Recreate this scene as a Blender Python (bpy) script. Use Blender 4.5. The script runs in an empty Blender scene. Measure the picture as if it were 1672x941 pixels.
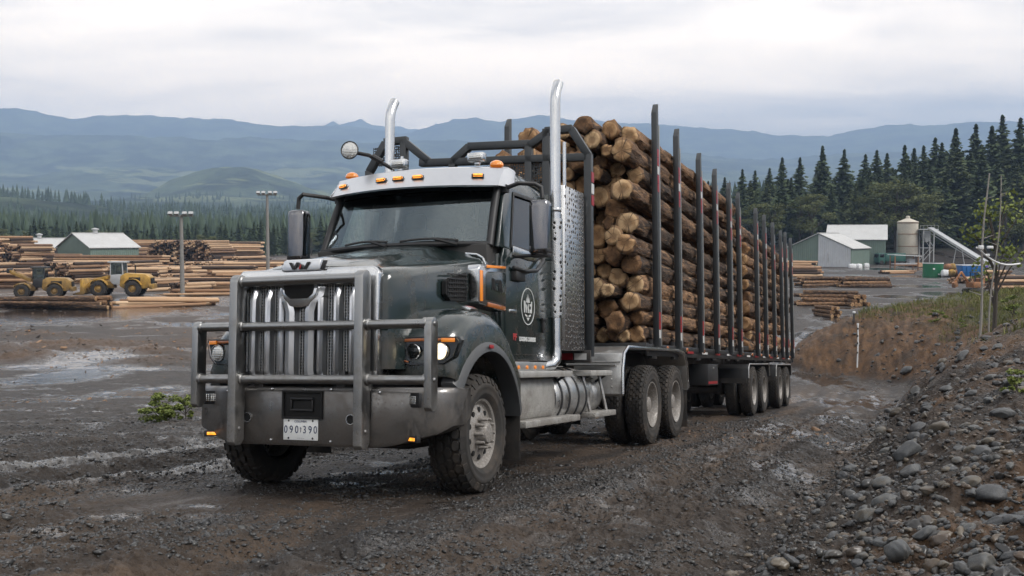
import bpy, bmesh, math, random
import numpy as np
from mathutils import Matrix, Vector
random.seed(7); rng=np.random.default_rng(7)
SC=bpy.context.scene; COL=SC.collection
R_=math.radians

# ------------------------------------------------------------ camera, sky, sun
F=1650.; CX,CY=836.,470.5; HZ=385.; HT=600.            # photo pixels (1672 x 941)
PITCH=math.atan((CY-HZ)/F); TILT=PITCH+math.atan((HT-CY)/F)
CAMZ=6.8; HC=1.165
cd=bpy.data.cameras.new('camera'); cam=bpy.data.objects.new('camera',cd); COL.objects.link(cam)
cam.location=(0,0,CAMZ); cam.rotation_euler=(math.pi/2-PITCH,0,0)
cd.sensor_width=36; cd.lens=36*F/1672; cd.clip_start=.05; cd.clip_end=40000
SC.camera=cam
cd.dof.use_dof=False; cd.dof.focus_distance=12.0; cd.dof.aperture_fstop=11

SUN_EL,SUN_AZ=R_(46),R_(118)                            # azimuth from +Y towards +X
w=bpy.data.worlds.new('World'); SC.world=w; w.use_nodes=True
nt=w.node_tree; nt.nodes.clear()
def N(t,typ,**k):
    n=t.nodes.new(typ)
    for a,v in k.items():
        if a.startswith('i_'): n.inputs[int(a[2:])].default_value=v
        else: setattr(n,a,v)
    return n
sky=N(nt,'ShaderNodeTexSky',sky_type='NISHITA',sun_disc=False,sun_elevation=SUN_EL,sun_rotation=SUN_AZ,air_density=1.2,dust_density=3.)
skm=N(nt,'ShaderNodeVectorMath',operation='SCALE'); skm.inputs['Scale'].default_value=.09
nt.links.new(sky.outputs[0],skm.inputs[0])
tc=N(nt,'ShaderNodeTexCoord'); sx=N(nt,'ShaderNodeSeparateXYZ'); nt.links.new(tc.outputs['Generated'],sx.inputs[0])
def wm(op,a,b=None,c=None,clamp=False):
    n=N(nt,'ShaderNodeMath',operation=op,use_clamp=clamp)
    for i,v in enumerate((a,b,c)):
        if v is None: continue
        if isinstance(v,(int,float)): n.inputs[i].default_value=v
        else: nt.links.new(v,n.inputs[i])
    return n.outputs[0]
zz=wm('ADD',wm('MAXIMUM',sx.outputs[2],0.),.10)
cx=wm('DIVIDE',sx.outputs[0],zz); cy=wm('DIVIDE',sx.outputs[1],zz)
cmb=N(nt,'ShaderNodeCombineXYZ'); nt.links.new(cx,cmb.inputs[0]); nt.links.new(cy,cmb.inputs[1])
def wnoise(scale,detail,rough,dist,off):
    mp=N(nt,'ShaderNodeMapping'); mp.inputs['Location'].default_value=off; mp.inputs['Scale'].default_value=(.55,1,1)
    nt.links.new(cmb.outputs[0],mp.inputs[0])
    n=N(nt,'ShaderNodeTexNoise'); n.inputs['Scale'].default_value=scale; n.inputs['Detail'].default_value=detail
    n.inputs['Roughness'].default_value=rough; n.inputs['Distortion'].default_value=dist
    nt.links.new(mp.outputs[0],n.inputs['Vector']); return n.outputs[0]
n1=wnoise(.55,6,.55,.4,(3.1,1.7,0)); n2=wnoise(1.7,7,.6,.6,(9.,4.,2.))
nn=wm('ADD',wm('MULTIPLY',n1,.7),wm('MULTIPLY',n2,.3))
cr=N(nt,'ShaderNodeValToRGB'); nt.links.new(nn,cr.inputs[0])
e=cr.color_ramp.elements; e[0].position=.40; e[0].color=(.36,.38,.42,1); e[1].position=.60; e[1].color=(1.30,1.26,1.21,1)
x=cr.color_ramp.elements.new(.47); x.color=(.72,.72,.74,1)
x=cr.color_ramp.elements.new(.53); x.color=(1.05,1.03,1.01,1)
# the cloud deck is brighter towards the far horizon where it thins
hz=wm('SUBTRACT',1.,wm('MULTIPLY',sx.outputs[2],2.6),clamp=True)
hzc=N(nt,'ShaderNodeMix',data_type='RGBA'); hzc.inputs[7].default_value=(1.32,1.24,1.16,1)
nt.links.new(wm('MULTIPLY',hz,.22),hzc.inputs[0]); nt.links.new(cr.outputs[0],hzc.inputs[6])
mx=N(nt,'ShaderNodeMix',data_type='RGBA'); mx.inputs[0].default_value=.9
tint=N(nt,'ShaderNodeMix',data_type='RGBA'); tint.inputs[6].default_value=(.92,.88,.815,1); tint.inputs[7].default_value=(1.95,1.53,1.03,1)
hz2=wm('SUBTRACT',1.,wm('MULTIPLY',wm('MAXIMUM',sx.outputs[2],0.),3.2),clamp=True); nt.links.new(hz2,tint.inputs[0])
mul=N(nt,'ShaderNodeMix',data_type='RGBA',blend_type='MULTIPLY'); mul.inputs[0].default_value=1.; nt.links.new(hzc.outputs[2],mul.inputs[6]); nt.links.new(tint.outputs[2],mul.inputs[7])
nt.links.new(skm.outputs[0],mx.inputs[6]); nt.links.new(mul.outputs[2],mx.inputs[7])
bg=N(nt,'ShaderNodeBackground'); bg.inputs[1].default_value=1.0
nt.links.new(mx.outputs[2],bg.inputs[0])
wo=N(nt,'ShaderNodeOutputWorld'); nt.links.new(bg.outputs[0],wo.inputs[0])
sl=bpy.data.lights.new('sun','SUN'); sl.energy=1.5; sl.angle=R_(22); sl.color=(1,.97,.93)
so=bpy.data.objects.new('sun',sl); COL.objects.link(so); so.location=(0,0,60)
sd=Vector((math.sin(SUN_AZ)*math.cos(SUN_EL),math.cos(SUN_AZ)*math.cos(SUN_EL),math.sin(SUN_EL)))
so.rotation_euler=sd.to_track_quat('Z','Y').to_euler()
vs=SC.view_settings; vs.view_transform='Standard'; vs.look='None'; vs.exposure=1.15; vs.gamma=1
cy_=SC.cycles; cy_.max_bounces=8; cy_.glossy_bounces=4; cy_.transmission_bounces=6; cy_.transparent_max_bounces=12; cy_.volume_bounces=0
cy_.use_denoising=True; cy_.use_adaptive_sampling=True; cy_.adaptive_threshold=.01; cy_.caustics_reflective=False; cy_.caustics_refractive=False

# ------------------------------------------------------------ frames
def ray(u,v):
    d=np.array([(u-CX)/F,1.,-(v-CY)/F]); c,s=math.cos(PITCH),math.sin(PITCH)
    return np.array([d[0],d[1]*c+d[2]*s,-d[1]*s+d[2]*c])
CAM=np.array([0,0,CAMZ])
ZT=np.array([0,math.sin(TILT),math.cos(TILT)])
b=ray(1514,600); b=b-ZT*(b@ZT); XT=-b/np.linalg.norm(b); YT=np.cross(ZT,XT)
G0=CAM@ZT-HC
_d=ray(777,806); OT=CAM+_d*((G0-CAM@ZT)/(_d@ZT))-1.28*YT
FR=Matrix(((XT[0],YT[0],ZT[0],OT[0]),(XT[1],YT[1],ZT[1],OT[1]),(XT[2],YT[2],ZT[2],OT[2]),(0,0,0,1)))
def tw(p): return OT+np.array(p)@np.array([XT,YT,ZT])
def G(u,v,z=0.):
    d=ray(u,v); return CAM+d*((z-CAMZ)/d[2])

# ------------------------------------------------------------ tags
def tag(o,label=None,cat=None,group=None,kind=None):
    if label: o['label']=label
    if cat: o['category']=cat
    if group: o['group']=group
    if kind: o['kind']=kind
    return o
def thing(name,label,cat,group=None,loc=(0,0,0),rz=0,mw=None):
    o=bpy.data.objects.new(name,None); COL.objects.link(o); o.empty_display_size=.3
    if mw is not None: o.matrix_world=mw
    else: o.location=loc; o.rotation_euler=(0,0,rz)
    return tag(o,label,cat,group)
def dup(o,parent=None,**k):
    c=o.copy(); COL.objects.link(c)
    if parent is not None: c.parent=parent
    for ch in list(KIDS.get(o.name,[])):
        dup(ch,c)
    for a,v in k.items(): setattr(c,a,v)
    return c
KIDS={}

# ------------------------------------------------------------ mesh builder
class M:
    def __init__(s): s.v=[]; s.f=[]; s.m=[]
    def add(s,vs,fs,m=0):
        o=len(s.v); s.v+= [tuple(map(float,p)) for p in vs]
        s.f+=[tuple(i+o for i in f) for f in fs]; s.m+=[m]*len(fs); return s
    def box(s,c,d,rot=None,m=0):
        h=[x/2 for x in d]
        vs=[Vector((x*h[0],y*h[1],z*h[2])) for x in(-1,1) for y in(-1,1) for z in(-1,1)]
        if rot is not None: vs=[rot@p for p in vs]
        vs=[(p.x+c[0],p.y+c[1],p.z+c[2]) for p in vs]
        return s.add(vs,[(0,1,3,2),(4,6,7,5),(0,4,5,1),(2,3,7,6),(0,2,6,4),(1,5,7,3)],m)
    def b2(s,a,b,m=0):
        return s.box([(p+q)/2 for p,q in zip(a,b)],[abs(q-p) for p,q in zip(a,b)],None,m)
    def bar(s,a,b,w,h,m=0,up=(0,0,1)):
        a=Vector(a); b=Vector(b); d=(b-a); L=d.length; x=d/L; y=Vector(up).cross(x)
        if y.length<1e-4: y=Vector((0,1,0)).cross(x)
        y.normalize(); z=x.cross(y); r=Matrix((x,y,z)).transposed()
        return s.box((a+b)/2,(L,w,h),r,m)
    def prism(s,poly,ax,a,b,m=0):
        n=len(poly)
        def P(p,t):
            return {'x':(t,p[0],p[1]),'y':(p[0],t,p[1]),'z':(p[0],p[1],t)}[ax]
        vs=[P(p,a) for p in poly]+[P(p,b) for p in poly]
        fs=[tuple(range(n))[::-1],tuple(range(n,2*n))]+[(i,(i+1)%n,n+(i+1)%n,n+i) for i in range(n)]
        return s.add(vs,fs,m)
    def loft(s,rings,caps=True,closed=True,m=0):
        n=len(rings[0]); vs=[p for r in rings for p in r]; fs=[]
        for i in range(len(rings)-1):
            for j in range(n if closed else n-1):
                k=(j+1)%n; fs.append((i*n+j,i*n+k,(i+1)*n+k,(i+1)*n+j))
        if caps: fs+=[tuple(range(n))[::-1],tuple(range((len(rings)-1)*n,len(rings)*n))]
        return s.add(vs,fs,m)
    def tube(s,pts,r,n=12,caps=True,m=0):
        P=[Vector(p) for p in pts]; rings=[]; rr=r if hasattr(r,'__len__') else [r]*len(P)
        t0=(P[1]-P[0]).normalized(); u=t0.orthogonal().normalized()
        for i,p in enumerate(P):
            if i==0: t=t0
            elif i==len(P)-1: t=(P[i]-P[i-1]).normalized()
            else: t=((P[i]-P[i-1]).normalized()+(P[i+1]-P[i]).normalized()).normalized()
            u=(u-t*u.dot(t)).normalized(); v=t.cross(u)
            rings.append([p+u*(rr[i]*math.cos(2*math.pi*k/n))+v*(rr[i]*math.sin(2*math.pi*k/n)) for k in range(n)])
        return s.loft(rings,caps,True,m)
    def lathe(s,prof,c=(0,0,0),ax=(0,1,0),n=48,m=0,caps=False):
        a=Vector(ax).normalized(); u=a.orthogonal().normalized(); v=a.cross(u); c=Vector(c)
        rings=[[c+a*h+u*(max(r,1e-4)*math.cos(2*math.pi*k/n))+v*(max(r,1e-4)*math.sin(2*math.pi*k/n)) for k in range(n)] for r,h in prof]
        return s.loft(rings,caps,True,m)
    def ringpanel(s,outer,inner,th,m=0):
        n=len(outer); o2=[(p[0]+th[0],p[1]+th[1],p[2]+th[2]) for p in outer]; i2=[(p[0]+th[0],p[1]+th[1],p[2]+th[2]) for p in inner]
        vs=list(outer)+list(inner)+o2+i2; fs=[]
        for i in range(n):
            j=(i+1)%n
            fs+=[(i,j,n+j,n+i),(2*n+i,3*n+i,3*n+j,2*n+j),(i,2*n+i,2*n+j,j),(n+i,n+j,3*n+j,3*n+i)]
        return s.add(vs,fs,m)
    def mesh(s,name,mats,bevel=0,smooth=40,seg=2):
        me=bpy.data.meshes.new(name); me.from_pydata(s.v,[],s.f)
        for mt in mats: me.materials.append(mt)
        if len(mats)>1: me.polygons.foreach_set('material_index',s.m)
        bm=bmesh.new(); bm.from_mesh(me)
        bmesh.ops.recalc_face_normals(bm,faces=bm.faces)
        if bevel:
            ed=[e for e in bm.edges if len(e.link_faces)==2 and e.calc_face_angle(0)>.6]
            bmesh.ops.bevel(bm,geom=ed,offset=bevel,segments=seg,affect='EDGES',profile=.5,clamp_overlap=True)
        bm.to_mesh(me); bm.free()
        if smooth:
            me.polygons.foreach_set('use_smooth',[True]*len(me.polygons))
            me.set_sharp_from_angle(angle=R_(smooth))
        return me
    def build(s,name,mat,parent=None,bevel=0,smooth=40,seg=2):
        mats=mat if isinstance(mat,(list,tuple)) else [mat]
        return obj(name,s.mesh(name,mats,bevel,smooth,seg),parent)
def obj(name,me,parent=None):
    o=bpy.data.objects.new(name,me); COL.objects.link(o)
    if parent is not None: o.parent=parent; KIDS.setdefault(parent.name,[]).append(o)
    return o
def npmesh(name,V,Fq,mats,mi=None,smooth=True):
    """fast mesh from arrays; Fq (n,k) with the same k"""
    V=np.asarray(V,dtype=np.float32); Fq=np.asarray(Fq,dtype=np.int32); n,k=Fq.shape
    me=bpy.data.meshes.new(name); me.vertices.add(len(V)); me.vertices.foreach_set('co',V.ravel())
    me.loops.add(n*k); me.loops.foreach_set('vertex_index',Fq.ravel())
    me.polygons.add(n); me.polygons.foreach_set('loop_start',np.arange(n,dtype=np.int32)*k)
    for mt in mats: me.materials.append(mt)
    if mi is not None: me.polygons.foreach_set('material_index',np.asarray(mi,dtype=np.int32))
    if smooth: me.polygons.foreach_set('use_smooth',np.ones(n,dtype=bool))
    me.update(calc_edges=True); return me
def text(s,size,mat,parent,name,org,X,Y,ext=.002,align='CENTER',bold=0.,sx=1.):
    c=bpy.data.curves.new(name,'FONT'); c.body=s; c.size=size; c.extrude=ext; c.align_x=align; c.align_y='CENTER'; c.offset=bold
    c.materials.append(mat); o=bpy.data.objects.new(name,c); COL.objects.link(o)
    X=Vector(X).normalized(); Y=Vector(Y); Y=(Y-X*Y.dot(X)).normalized(); Z=X.cross(Y)
    o.matrix_local=Matrix(((X.x*sx,Y.x,Z.x,org[0]),(X.y*sx,Y.y,Z.y,org[1]),(X.z*sx,Y.z,Z.z,org[2]),(0,0,0,1)))
    me=bpy.data.meshes.new_from_object(o.evaluated_get(bpy.context.evaluated_depsgraph_get())); ml=o.matrix_local.copy(); bpy.data.objects.remove(o)
    if not me.materials: me.materials.append(mat)
    o=obj(name,me,parent); o.matrix_local=ml
    return o

# ------------------------------------------------------------ noise
_T=rng.random((512,512)).astype(np.float32)
def vnoise(x,y):
    xi=np.floor(x).astype(np.int64); yi=np.floor(y).astype(np.int64); fx=x-xi; fy=y-yi
    fx=fx*fx*(3-2*fx); fy=fy*fy*(3-2*fy); a=xi&511; b_=(xi+1)&511; c=yi&511; d=(yi+1)&511
    return (_T[a,c]*(1-fx)+_T[b_,c]*fx)*(1-fy)+(_T[a,d]*(1-fx)+_T[b_,d]*fx)*fy
def fbm(x,y,o=4,g=.5):
    s=0;a=1;t=0
    for i in range(o):
        s=s+a*vnoise(x*2**i+17.3*i,y*2**i+9.1*i); t+=a; a*=g
    return s/t*2-1
def sstep(a,b,x):
    t=np.clip((x-a)/(b-a),0,1); return t*t*(3-2*t)

# ------------------------------------------------------------ materials
MATS={}
class Mat:
    def __init__(s,name):
        s.m=bpy.data.materials.new(name); s.m.use_nodes=True; s.t=s.m.node_tree; s.t.nodes.clear()
        s.out=s.t.nodes.new('ShaderNodeOutputMaterial'); s.b=s.t.nodes.new('ShaderNodeBsdfPrincipled')
        s.t.links.new(s.b.outputs[0],s.out.inputs[0]); s.tc=s.t.nodes.new('ShaderNodeTexCoord')
    def set(s,**k):
        for a,v in k.items():
            i=s.b.inputs[a.replace('_',' ')]
            if hasattr(v,'links') or hasattr(v,'is_linked'): s.t.links.new(v,i)
            elif isinstance(v,(tuple,list)) and len(v)==3 and i.type=='RGBA': i.default_value=(*v,1)
            else: i.default_value=v
        return s
    def link(s,a,b): s.t.links.new(a,b)
    def val(s,n,i,v):
        if v is None: return
        if isinstance(v,bpy.types.NodeSocket): s.t.links.new(v,n.inputs[i])
        elif isinstance(v,(tuple,list)) and n.inputs[i].type=='RGBA' and len(v)==3: n.inputs[i].default_value=(*v,1)
        else: n.inputs[i].default_value=v
    def math(s,op,a,b=None,c=None,clamp=False):
        n=s.t.nodes.new('ShaderNodeMath'); n.operation=op; n.use_clamp=clamp
        for i,v in enumerate((a,b,c)): s.val(n,i,v)
        return n.outputs[0]
    def mix(s,f,a,b,mode='MIX'):
        n=s.t.nodes.new('ShaderNodeMix'); n.data_type='RGBA'; n.blend_type=mode; s.val(n,0,f); s.val(n,6,a); s.val(n,7,b); return n.outputs[2]
    def noise(s,scale,detail=4,rough=.55,dist=0,vec=None,scl=None,color=False):
        n=s.t.nodes.new('ShaderNodeTexNoise'); n.inputs['Scale'].default_value=scale; n.inputs['Detail'].default_value=detail
        n.inputs['Roughness'].default_value=rough; n.inputs['Distortion'].default_value=dist
        s.link(s.vec(vec,scl),n.inputs['Vector']); return n.outputs[1 if color else 0]
    def vec(s,v=None,scl=None,rot=None,loc=None):
        v=v or s.tc.outputs['Object']
        if scl is None and rot is None and loc is None: return v
        n=s.t.nodes.new('ShaderNodeMapping')
        if scl: n.inputs['Scale'].default_value=scl
        if rot: n.inputs['Rotation'].default_value=rot
        if loc: n.inputs['Location'].default_value=loc
        s.link(v,n.inputs[0]); return n.outputs[0]
    def voro(s,scale,feature='F1',vec=None,scl=None,out=0,rand=1.):
        n=s.t.nodes.new('ShaderNodeTexVoronoi'); n.feature=feature; n.inputs['Scale'].default_value=scale; n.inputs['Randomness'].default_value=rand
        s.link(s.vec(vec,scl),n.inputs['Vector']); return n.outputs[out]
    def ramp(s,f,stops,interp='LINEAR'):
        n=s.t.nodes.new('ShaderNodeValToRGB'); n.color_ramp.interpolation=interp; e=n.color_ramp.elements
        while len(e)<len(stops): e.new(.5)
        for q,(p,c) in zip(e,stops):
            q.position=p; q.color=(c,c,c,1) if isinstance(c,(int,float)) else (*c,1)
        s.val(n,0,f); return n.outputs[0]
    def bump(s,h,strength=.3,dist=.02,base=None):
        n=s.t.nodes.new('ShaderNodeBump'); n.inputs['Strength'].default_value=strength; n.inputs['Distance'].default_value=dist
        s.link(h,n.inputs['Height'])
        if base is not None: s.link(base,n.inputs['Normal'])
        return n.outputs[0]
    def attr(s,name,out=2):
        n=s.t.nodes.new('ShaderNodeAttribute'); n.attribute_name=name; return n.outputs[out]
    def rand(s):
        return s.t.nodes.new('ShaderNodeObjectInfo').outputs['Random']
    def sep(s,v=None):
        n=s.t.nodes.new('ShaderNodeSeparateXYZ'); s.link(v or s.tc.outputs['Object'],n.inputs[0]); return n.outputs
MUD=(.085,.066,.050)
def grime(k,col,amount=.5,top=1.5,rough=None,scale=5.):
    """splashed mud: thicker low on the vehicle, broken up by noise"""
    z=k.sep()[2]; n=k.noise(scale,6,.65); f=k.math('SUBTRACT',1.,k.math('DIVIDE',z,top),clamp=True)
    sp=k.noise(34.,5,.75); st=k.noise(3.,4,.7,vec=k.vec(scl=(1,1,.12)))
    g1=k.math('MULTIPLY',k.ramp(k.math('ADD',n,k.math('MULTIPLY',f,.34)),[(.55,0.),(.80,1.)]),amount)
    g2=k.math('MULTIPLY',k.ramp(k.math('ADD',sp,k.math('MULTIPLY',f,.30)),[(.70,0.),(.78,1.)]),min(1.,amount*1.3))
    g3=k.math('MULTIPLY',k.ramp(k.math('ADD',st,k.math('MULTIPLY',f,.18)),[(.60,0.),(.78,.5)]),amount)
    f=k.math('MAXIMUM',k.math('MAXIMUM',g1,g2),g3)
    k.set(Base_Color=k.mix(f,col,MUD))
    if rough is not None: k.set(Roughness=k.math('ADD',k.math('MULTIPLY',f,.55),rough,clamp=True))
    return f
def simple(name,col,rough=.5,metal=0.,var=.25,scale=8.,bump=0.,bscale=40.,**k):
    m=Mat(name); n=m.noise(scale,5,.6); c2=tuple(x*(1-var) for x in col); c1=tuple(min(1,x*(1+var)) for x in col)
    m.set(Base_Color=m.mix(n,c2,c1),Metallic=metal,Roughness=m.math('ADD',m.math('MULTIPLY',m.math('SUBTRACT',n,.5),.25),rough,clamp=True),**k)
    if bump: m.set(Normal=m.bump(m.noise(bscale,4),bump,.01))
    MATS[name]=m.m; return m.m
def metalm(name,col,rough,amount,top=1.6,bump=.02,mud_rough=True):
    m=Mat(name); s=m.noise(3.,6,.7); s2=m.noise(60.,3,.6,scl=(1,1,.08))
    c=m.mix(s,tuple(x*.8 for x in col),col); m.set(Metallic=1.)
    f=grime(m,c,amount,top)
    m.set(Metallic=m.math('SUBTRACT',1.,f),Roughness=m.math('ADD',m.math('ADD',m.math('MULTIPLY',s,.18),rough-.06),m.math('MULTIPLY',f,.5),clamp=True),
          Normal=m.bump(m.math('ADD',m.noise(9.,3),m.math('MULTIPLY',s2,.05)),bump,.02))
    MATS[name]=m.m; return m.m
def mk_materials():
    m=Mat('paint'); n=m.noise(2.2,5,.6); c=m.mix(n,(.010,.0175,.0178),(.016,.026,.026))
    f=grime(m,c,.55,1.7,.20); m.set(Coat_Weight=m.math('MULTIPLY',m.math('SUBTRACT',1.,f),.7),Coat_Roughness=.06,Normal=m.bump(m.noise(1.5,2),.03,.05)); MATS['paint']=m.m
    metalm('chrome',(.62,.63,.64),.14,.25,1.2,.015)
    metalm('visor_metal',(.66,.67,.69),.30,.1,1.2,.01)
    metalm('steel_bar',(.33,.33,.325),.27,.5,1.5,.02)
    metalm('bumper_metal',(.20,.195,.19),.24,.5,1.6,.02)
    metalm('aluminium',(.56,.56,.55),.36,.6,1.4,.03)
    metalm('tank_metal',(.56,.56,.55),.24,.55,1.3,.03)
    metalm('rim_metal',(.62,.60,.57),.28,.55,1.0,.02)
    # tread plate
    m=Mat('tread_plate'); w_=m.voro(46.,'F1',rand=.15,scl=(1,1,1)); c=m.mix(m.noise(6.,5),(.36,.35,.33),(.56,.55,.52))
    f=grime(m,c,.6,1.4); m.set(Metallic=m.math('MULTIPLY',m.math('SUBTRACT',1.,f),.45),Roughness=.4,Normal=m.bump(m.ramp(w_,[(.1,1.),(.35,0.)]),.7,.006)); MATS['tread_plate']=m.m
    # perforated guard: rows of round holes
    m=Mat('perforated'); v=m.voro(15.,'F1',rand=.45); hole=m.ramp(v,[(.28,1.),(.36,0.)])
    ch=m.mix(m.noise(5.,5),(.48,.48,.48),(.70,.70,.69)); m.set(Base_Color=m.mix(hole,ch,(.008,.008,.008)),Metallic=m.math('SUBTRACT',1.,hole),
        Roughness=m.math('ADD',.27,m.math('MULTIPLY',hole,.6)),Normal=m.bump(hole,.6,-.008)); MATS['perforated']=m.m
    m=Mat('rubber'); n=m.noise(9.,6,.7); c=m.mix(n,(.013,.0125,.012),(.028,.025,.022)); n2=m.noise(4.,5,.7)
    m.set(Base_Color=m.mix(m.ramp(n2,[(.45,0.),(.72,.85)]),c,(.062,.048,.037)),Roughness=.82,Normal=m.bump(m.noise(45.,4),.25,.006)); MATS['rubber']=m.m
    m=Mat('frame_black'); f=grime(m,m.mix(m.noise(7.,5),(.010,.010,.011),(.022,.022,.023)),.6,1.5,.42); m.set(Normal=m.bump(m.noise(30.,4),.1,.01)); MATS['frame_black']=m.m
    m=Mat('rack_paint'); n=m.noise(5.,6,.7); c=m.mix(n,(.018,.021,.024),(.035,.040,.044)); m.set(Base_Color=m.mix(m.ramp(m.noise(14.,5,.75),[(.62,0.),(.74,.8)]),c,(.06,.04,.03)),Roughness=.42,Normal=m.bump(m.noise(25.,4),.12,.01)); MATS['rack_paint']=m.m
    simple('black_plastic',(.014,.014,.015),.5,bump=.1)
    simple('dark_void',(.004,.004,.004),.8)
    simple('flare_grey',(.050,.052,.054),.42,bump=.05)
    simple('interior',(.035,.034,.033),.7); simple('seat_fabric',(.06,.058,.055),.85)
    simple('plate_white',(.72,.73,.72),.4,var=.08); simple('ink_blue',(.02,.03,.09),.5); simple('decal_white',(.55,.56,.55),.5,var=.15,scale=30.)
    simple('decal_red',(.35,.03,.03),.5); simple('reflect_red',(.28,.012,.018),.35); simple('reflect_white',(.55,.55,.54),.35)
    m=Mat('glass'); gl=m.t.nodes.new('ShaderNodeBsdfGlossy'); gl.inputs['Roughness'].default_value=.03; gl.inputs['Color'].default_value=(.80,.93,.97,1)
    tr=m.t.nodes.new('ShaderNodeBsdfTransparent'); tr.inputs[0].default_value=(.62,.70,.70,1)
    fr=m.t.nodes.new('ShaderNodeFresnel'); fr.inputs[0].default_value=2.3; mxs=m.t.nodes.new('ShaderNodeMixShader')
    m.link(fr.outputs[0],mxs.inputs[0]); m.link(tr.outputs[0],mxs.inputs[1]); m.link(gl.outputs[0],mxs.inputs[2]); m.link(mxs.outputs[0],m.out.inputs[0]); MATS['glass']=m.m
    m=Mat('dark_glass'); m.set(Base_Color=(.008,.010,.011),Roughness=.05,Specular_IOR_Level=.6); MATS['dark_glass']=m.m
    m=Mat('lens_clear'); m.set(Base_Color=(.55,.55,.53),Metallic=.8,Roughness=.15,Coat_Weight=1.,Normal=m.bump(m.voro(60.,rand=0.),.5,.01)); MATS['lens_clear']=m.m
    m=Mat('lamp_lit'); m.set(Base_Color=(.8,.75,.6),Roughness=.2,Emission_Color=(1.,.82,.52),Emission_Strength=m.math('MULTIPLY',m.noise(26.,3),1.5)); MATS['lamp_lit']=m.m
    m=Mat('amber_lit'); m.set(Base_Color=(.75,.25,.02),Roughness=.2,Emission_Color=(1.,.33,.03),Emission_Strength=m.math('MULTIPLY',m.noise(40.,2),1.6),Coat_Weight=1.); MATS['amber_lit']=m.m
    m=Mat('amber'); m.set(Base_Color=(.62,.19,.015),Roughness=.18,Coat_Weight=1.,Emission_Color=(1.,.3,.02),Emission_Strength=.12,Normal=m.bump(m.voro(70.,rand=0.),.4,.01)); MATS['amber']=m.m
    m=Mat('dim_amber'); m.set(Base_Color=(.34,.10,.02),Roughness=.2,Coat_Weight=1.); MATS['dim_amber']=m.m
    m=Mat('mirror'); m.set(Base_Color=(.7,.72,.73),Metallic=1.,Roughness=.02); MATS['mirror']=m.m
    metalm('dark_reflection_chrome',(.20,.20,.21),.10,.15,1.2,.015)  # chrome darkened in colour to imitate dark reflections on the mirror housings
    # logs
    m=Mat('bark'); r=m.rand(); o=m.vec(scl=(16.,1,1)); n=m.noise(1.3,8,.75,.6,vec=o); fur=m.noise(3.2,6,.7,.8,vec=m.vec(scl=(7.,1,1)))
    c=m.ramp(m.math('ADD',m.math('MULTIPLY',n,.75),m.math('MULTIPLY',m.math('SUBTRACT',r,.5),.22)),[(.22,(.03,.02,.014)),(.36,(.10,.056,.031)),(.46,(.22,.122,.062)),(.58,(.36,.205,.102)),(.76,(.50,.32,.175))])
    c=m.mix(m.ramp(fur,[(.40,.9),(.50,0.)]),c,(.016,.010,.007)); c=m.mix(m.ramp(m.noise(2.1,5,.7,.4,vec=m.vec(scl=(5.,1,1),loc=(7,3,1))),[(.56,0.),(.66,.75)]),c,(.46,.27,.135)); m.set(Base_Color=c,Roughness=.85,Normal=m.bump(m.math('ADD',fur,n),.9,.03)); MATS['bark']=m.m
    m=Mat('cut_wood'); s=m.sep(); rr=m.math('SQRT',m.math('ADD',m.math('POWER',s[1],2.),m.math('POWER',s[2],2.)))
    wob=m.math('ADD',rr,m.math('MULTIPLY',m.noise(2.2,4),.22)); ring=m.math('SINE',m.math('MULTIPLY',wob,62.))
    ang=m.math('ARCTAN2',s[1],s[2]); an=m.t.nodes.new('ShaderNodeCombineXYZ'); m.link(m.math('MULTIPLY',ang,1.2),an.inputs[0]); m.link(m.math('MULTIPLY',m.rand(),40.),an.inputs[1])
    crk=m.noise(2.6,5,.7,vec=an.outputs[0]); base=m.ramp(m.math('ADD',m.noise(1.6,6,.7,vec=m.vec(loc=(3,1,2))),m.math('MULTIPLY',m.math('SUBTRACT',m.rand(),.45),.5)),[(.25,(.085,.044,.020)),(.40,(.25,.132,.058)),(.56,(.42,.250,.118)),(.8,(.58,.40,.225))])
    c=m.mix(m.math('MULTIPLY',m.math('ADD',ring,1.),.13),base,(.12,.065,.03)); c=m.mix(m.ramp(rr,[(.30,.6),(.5,0.),(.86,0.),(.97,.75)]),c,(.13,.065,.028))
    c=m.mix(m.ramp(crk,[(.56,0.),(.62,.85)]),c,(.04,.022,.012)); m.set(Base_Color=c,Roughness=.8,Normal=m.bump(ring,.15,.02)); MATS['cut_wood']=m.m
    m=Mat('peeled_wood'); r=m.rand(); n=m.noise(3.,6,.7,.3,vec=m.vec(scl=(.12,1,1)))
    c=m.ramp(m.math('ADD',n,m.math('MULTIPLY',m.math('SUBTRACT',r,.5),.5)),[(.22,(.11,.055,.03)),(.42,(.30,.17,.09)),(.6,(.46,.29,.165)),(.8,(.58,.43,.28))]); m.set(Base_Color=c,Roughness=.75); MATS['peeled_wood']=m.m
    for nm,st in (('stack_wood',[(.25,(.04,.023,.015)),(.42,(.15,.083,.046)),(.58,(.34,.20,.11)),(.82,(.54,.37,.23))]),('stack_dark',[(.25,(.03,.022,.017)),(.5,(.10,.062,.04)),(.75,(.24,.15,.09))])):
        m=Mat(nm); a=m.attr('tone'); n=m.noise(1.1,5,.7); m.set(Base_Color=m.ramp(m.math('ADD',m.math('MULTIPLY',a,.75),m.math('MULTIPLY',n,.25)),st),Roughness=.85); MATS[nm]=m.m
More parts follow.
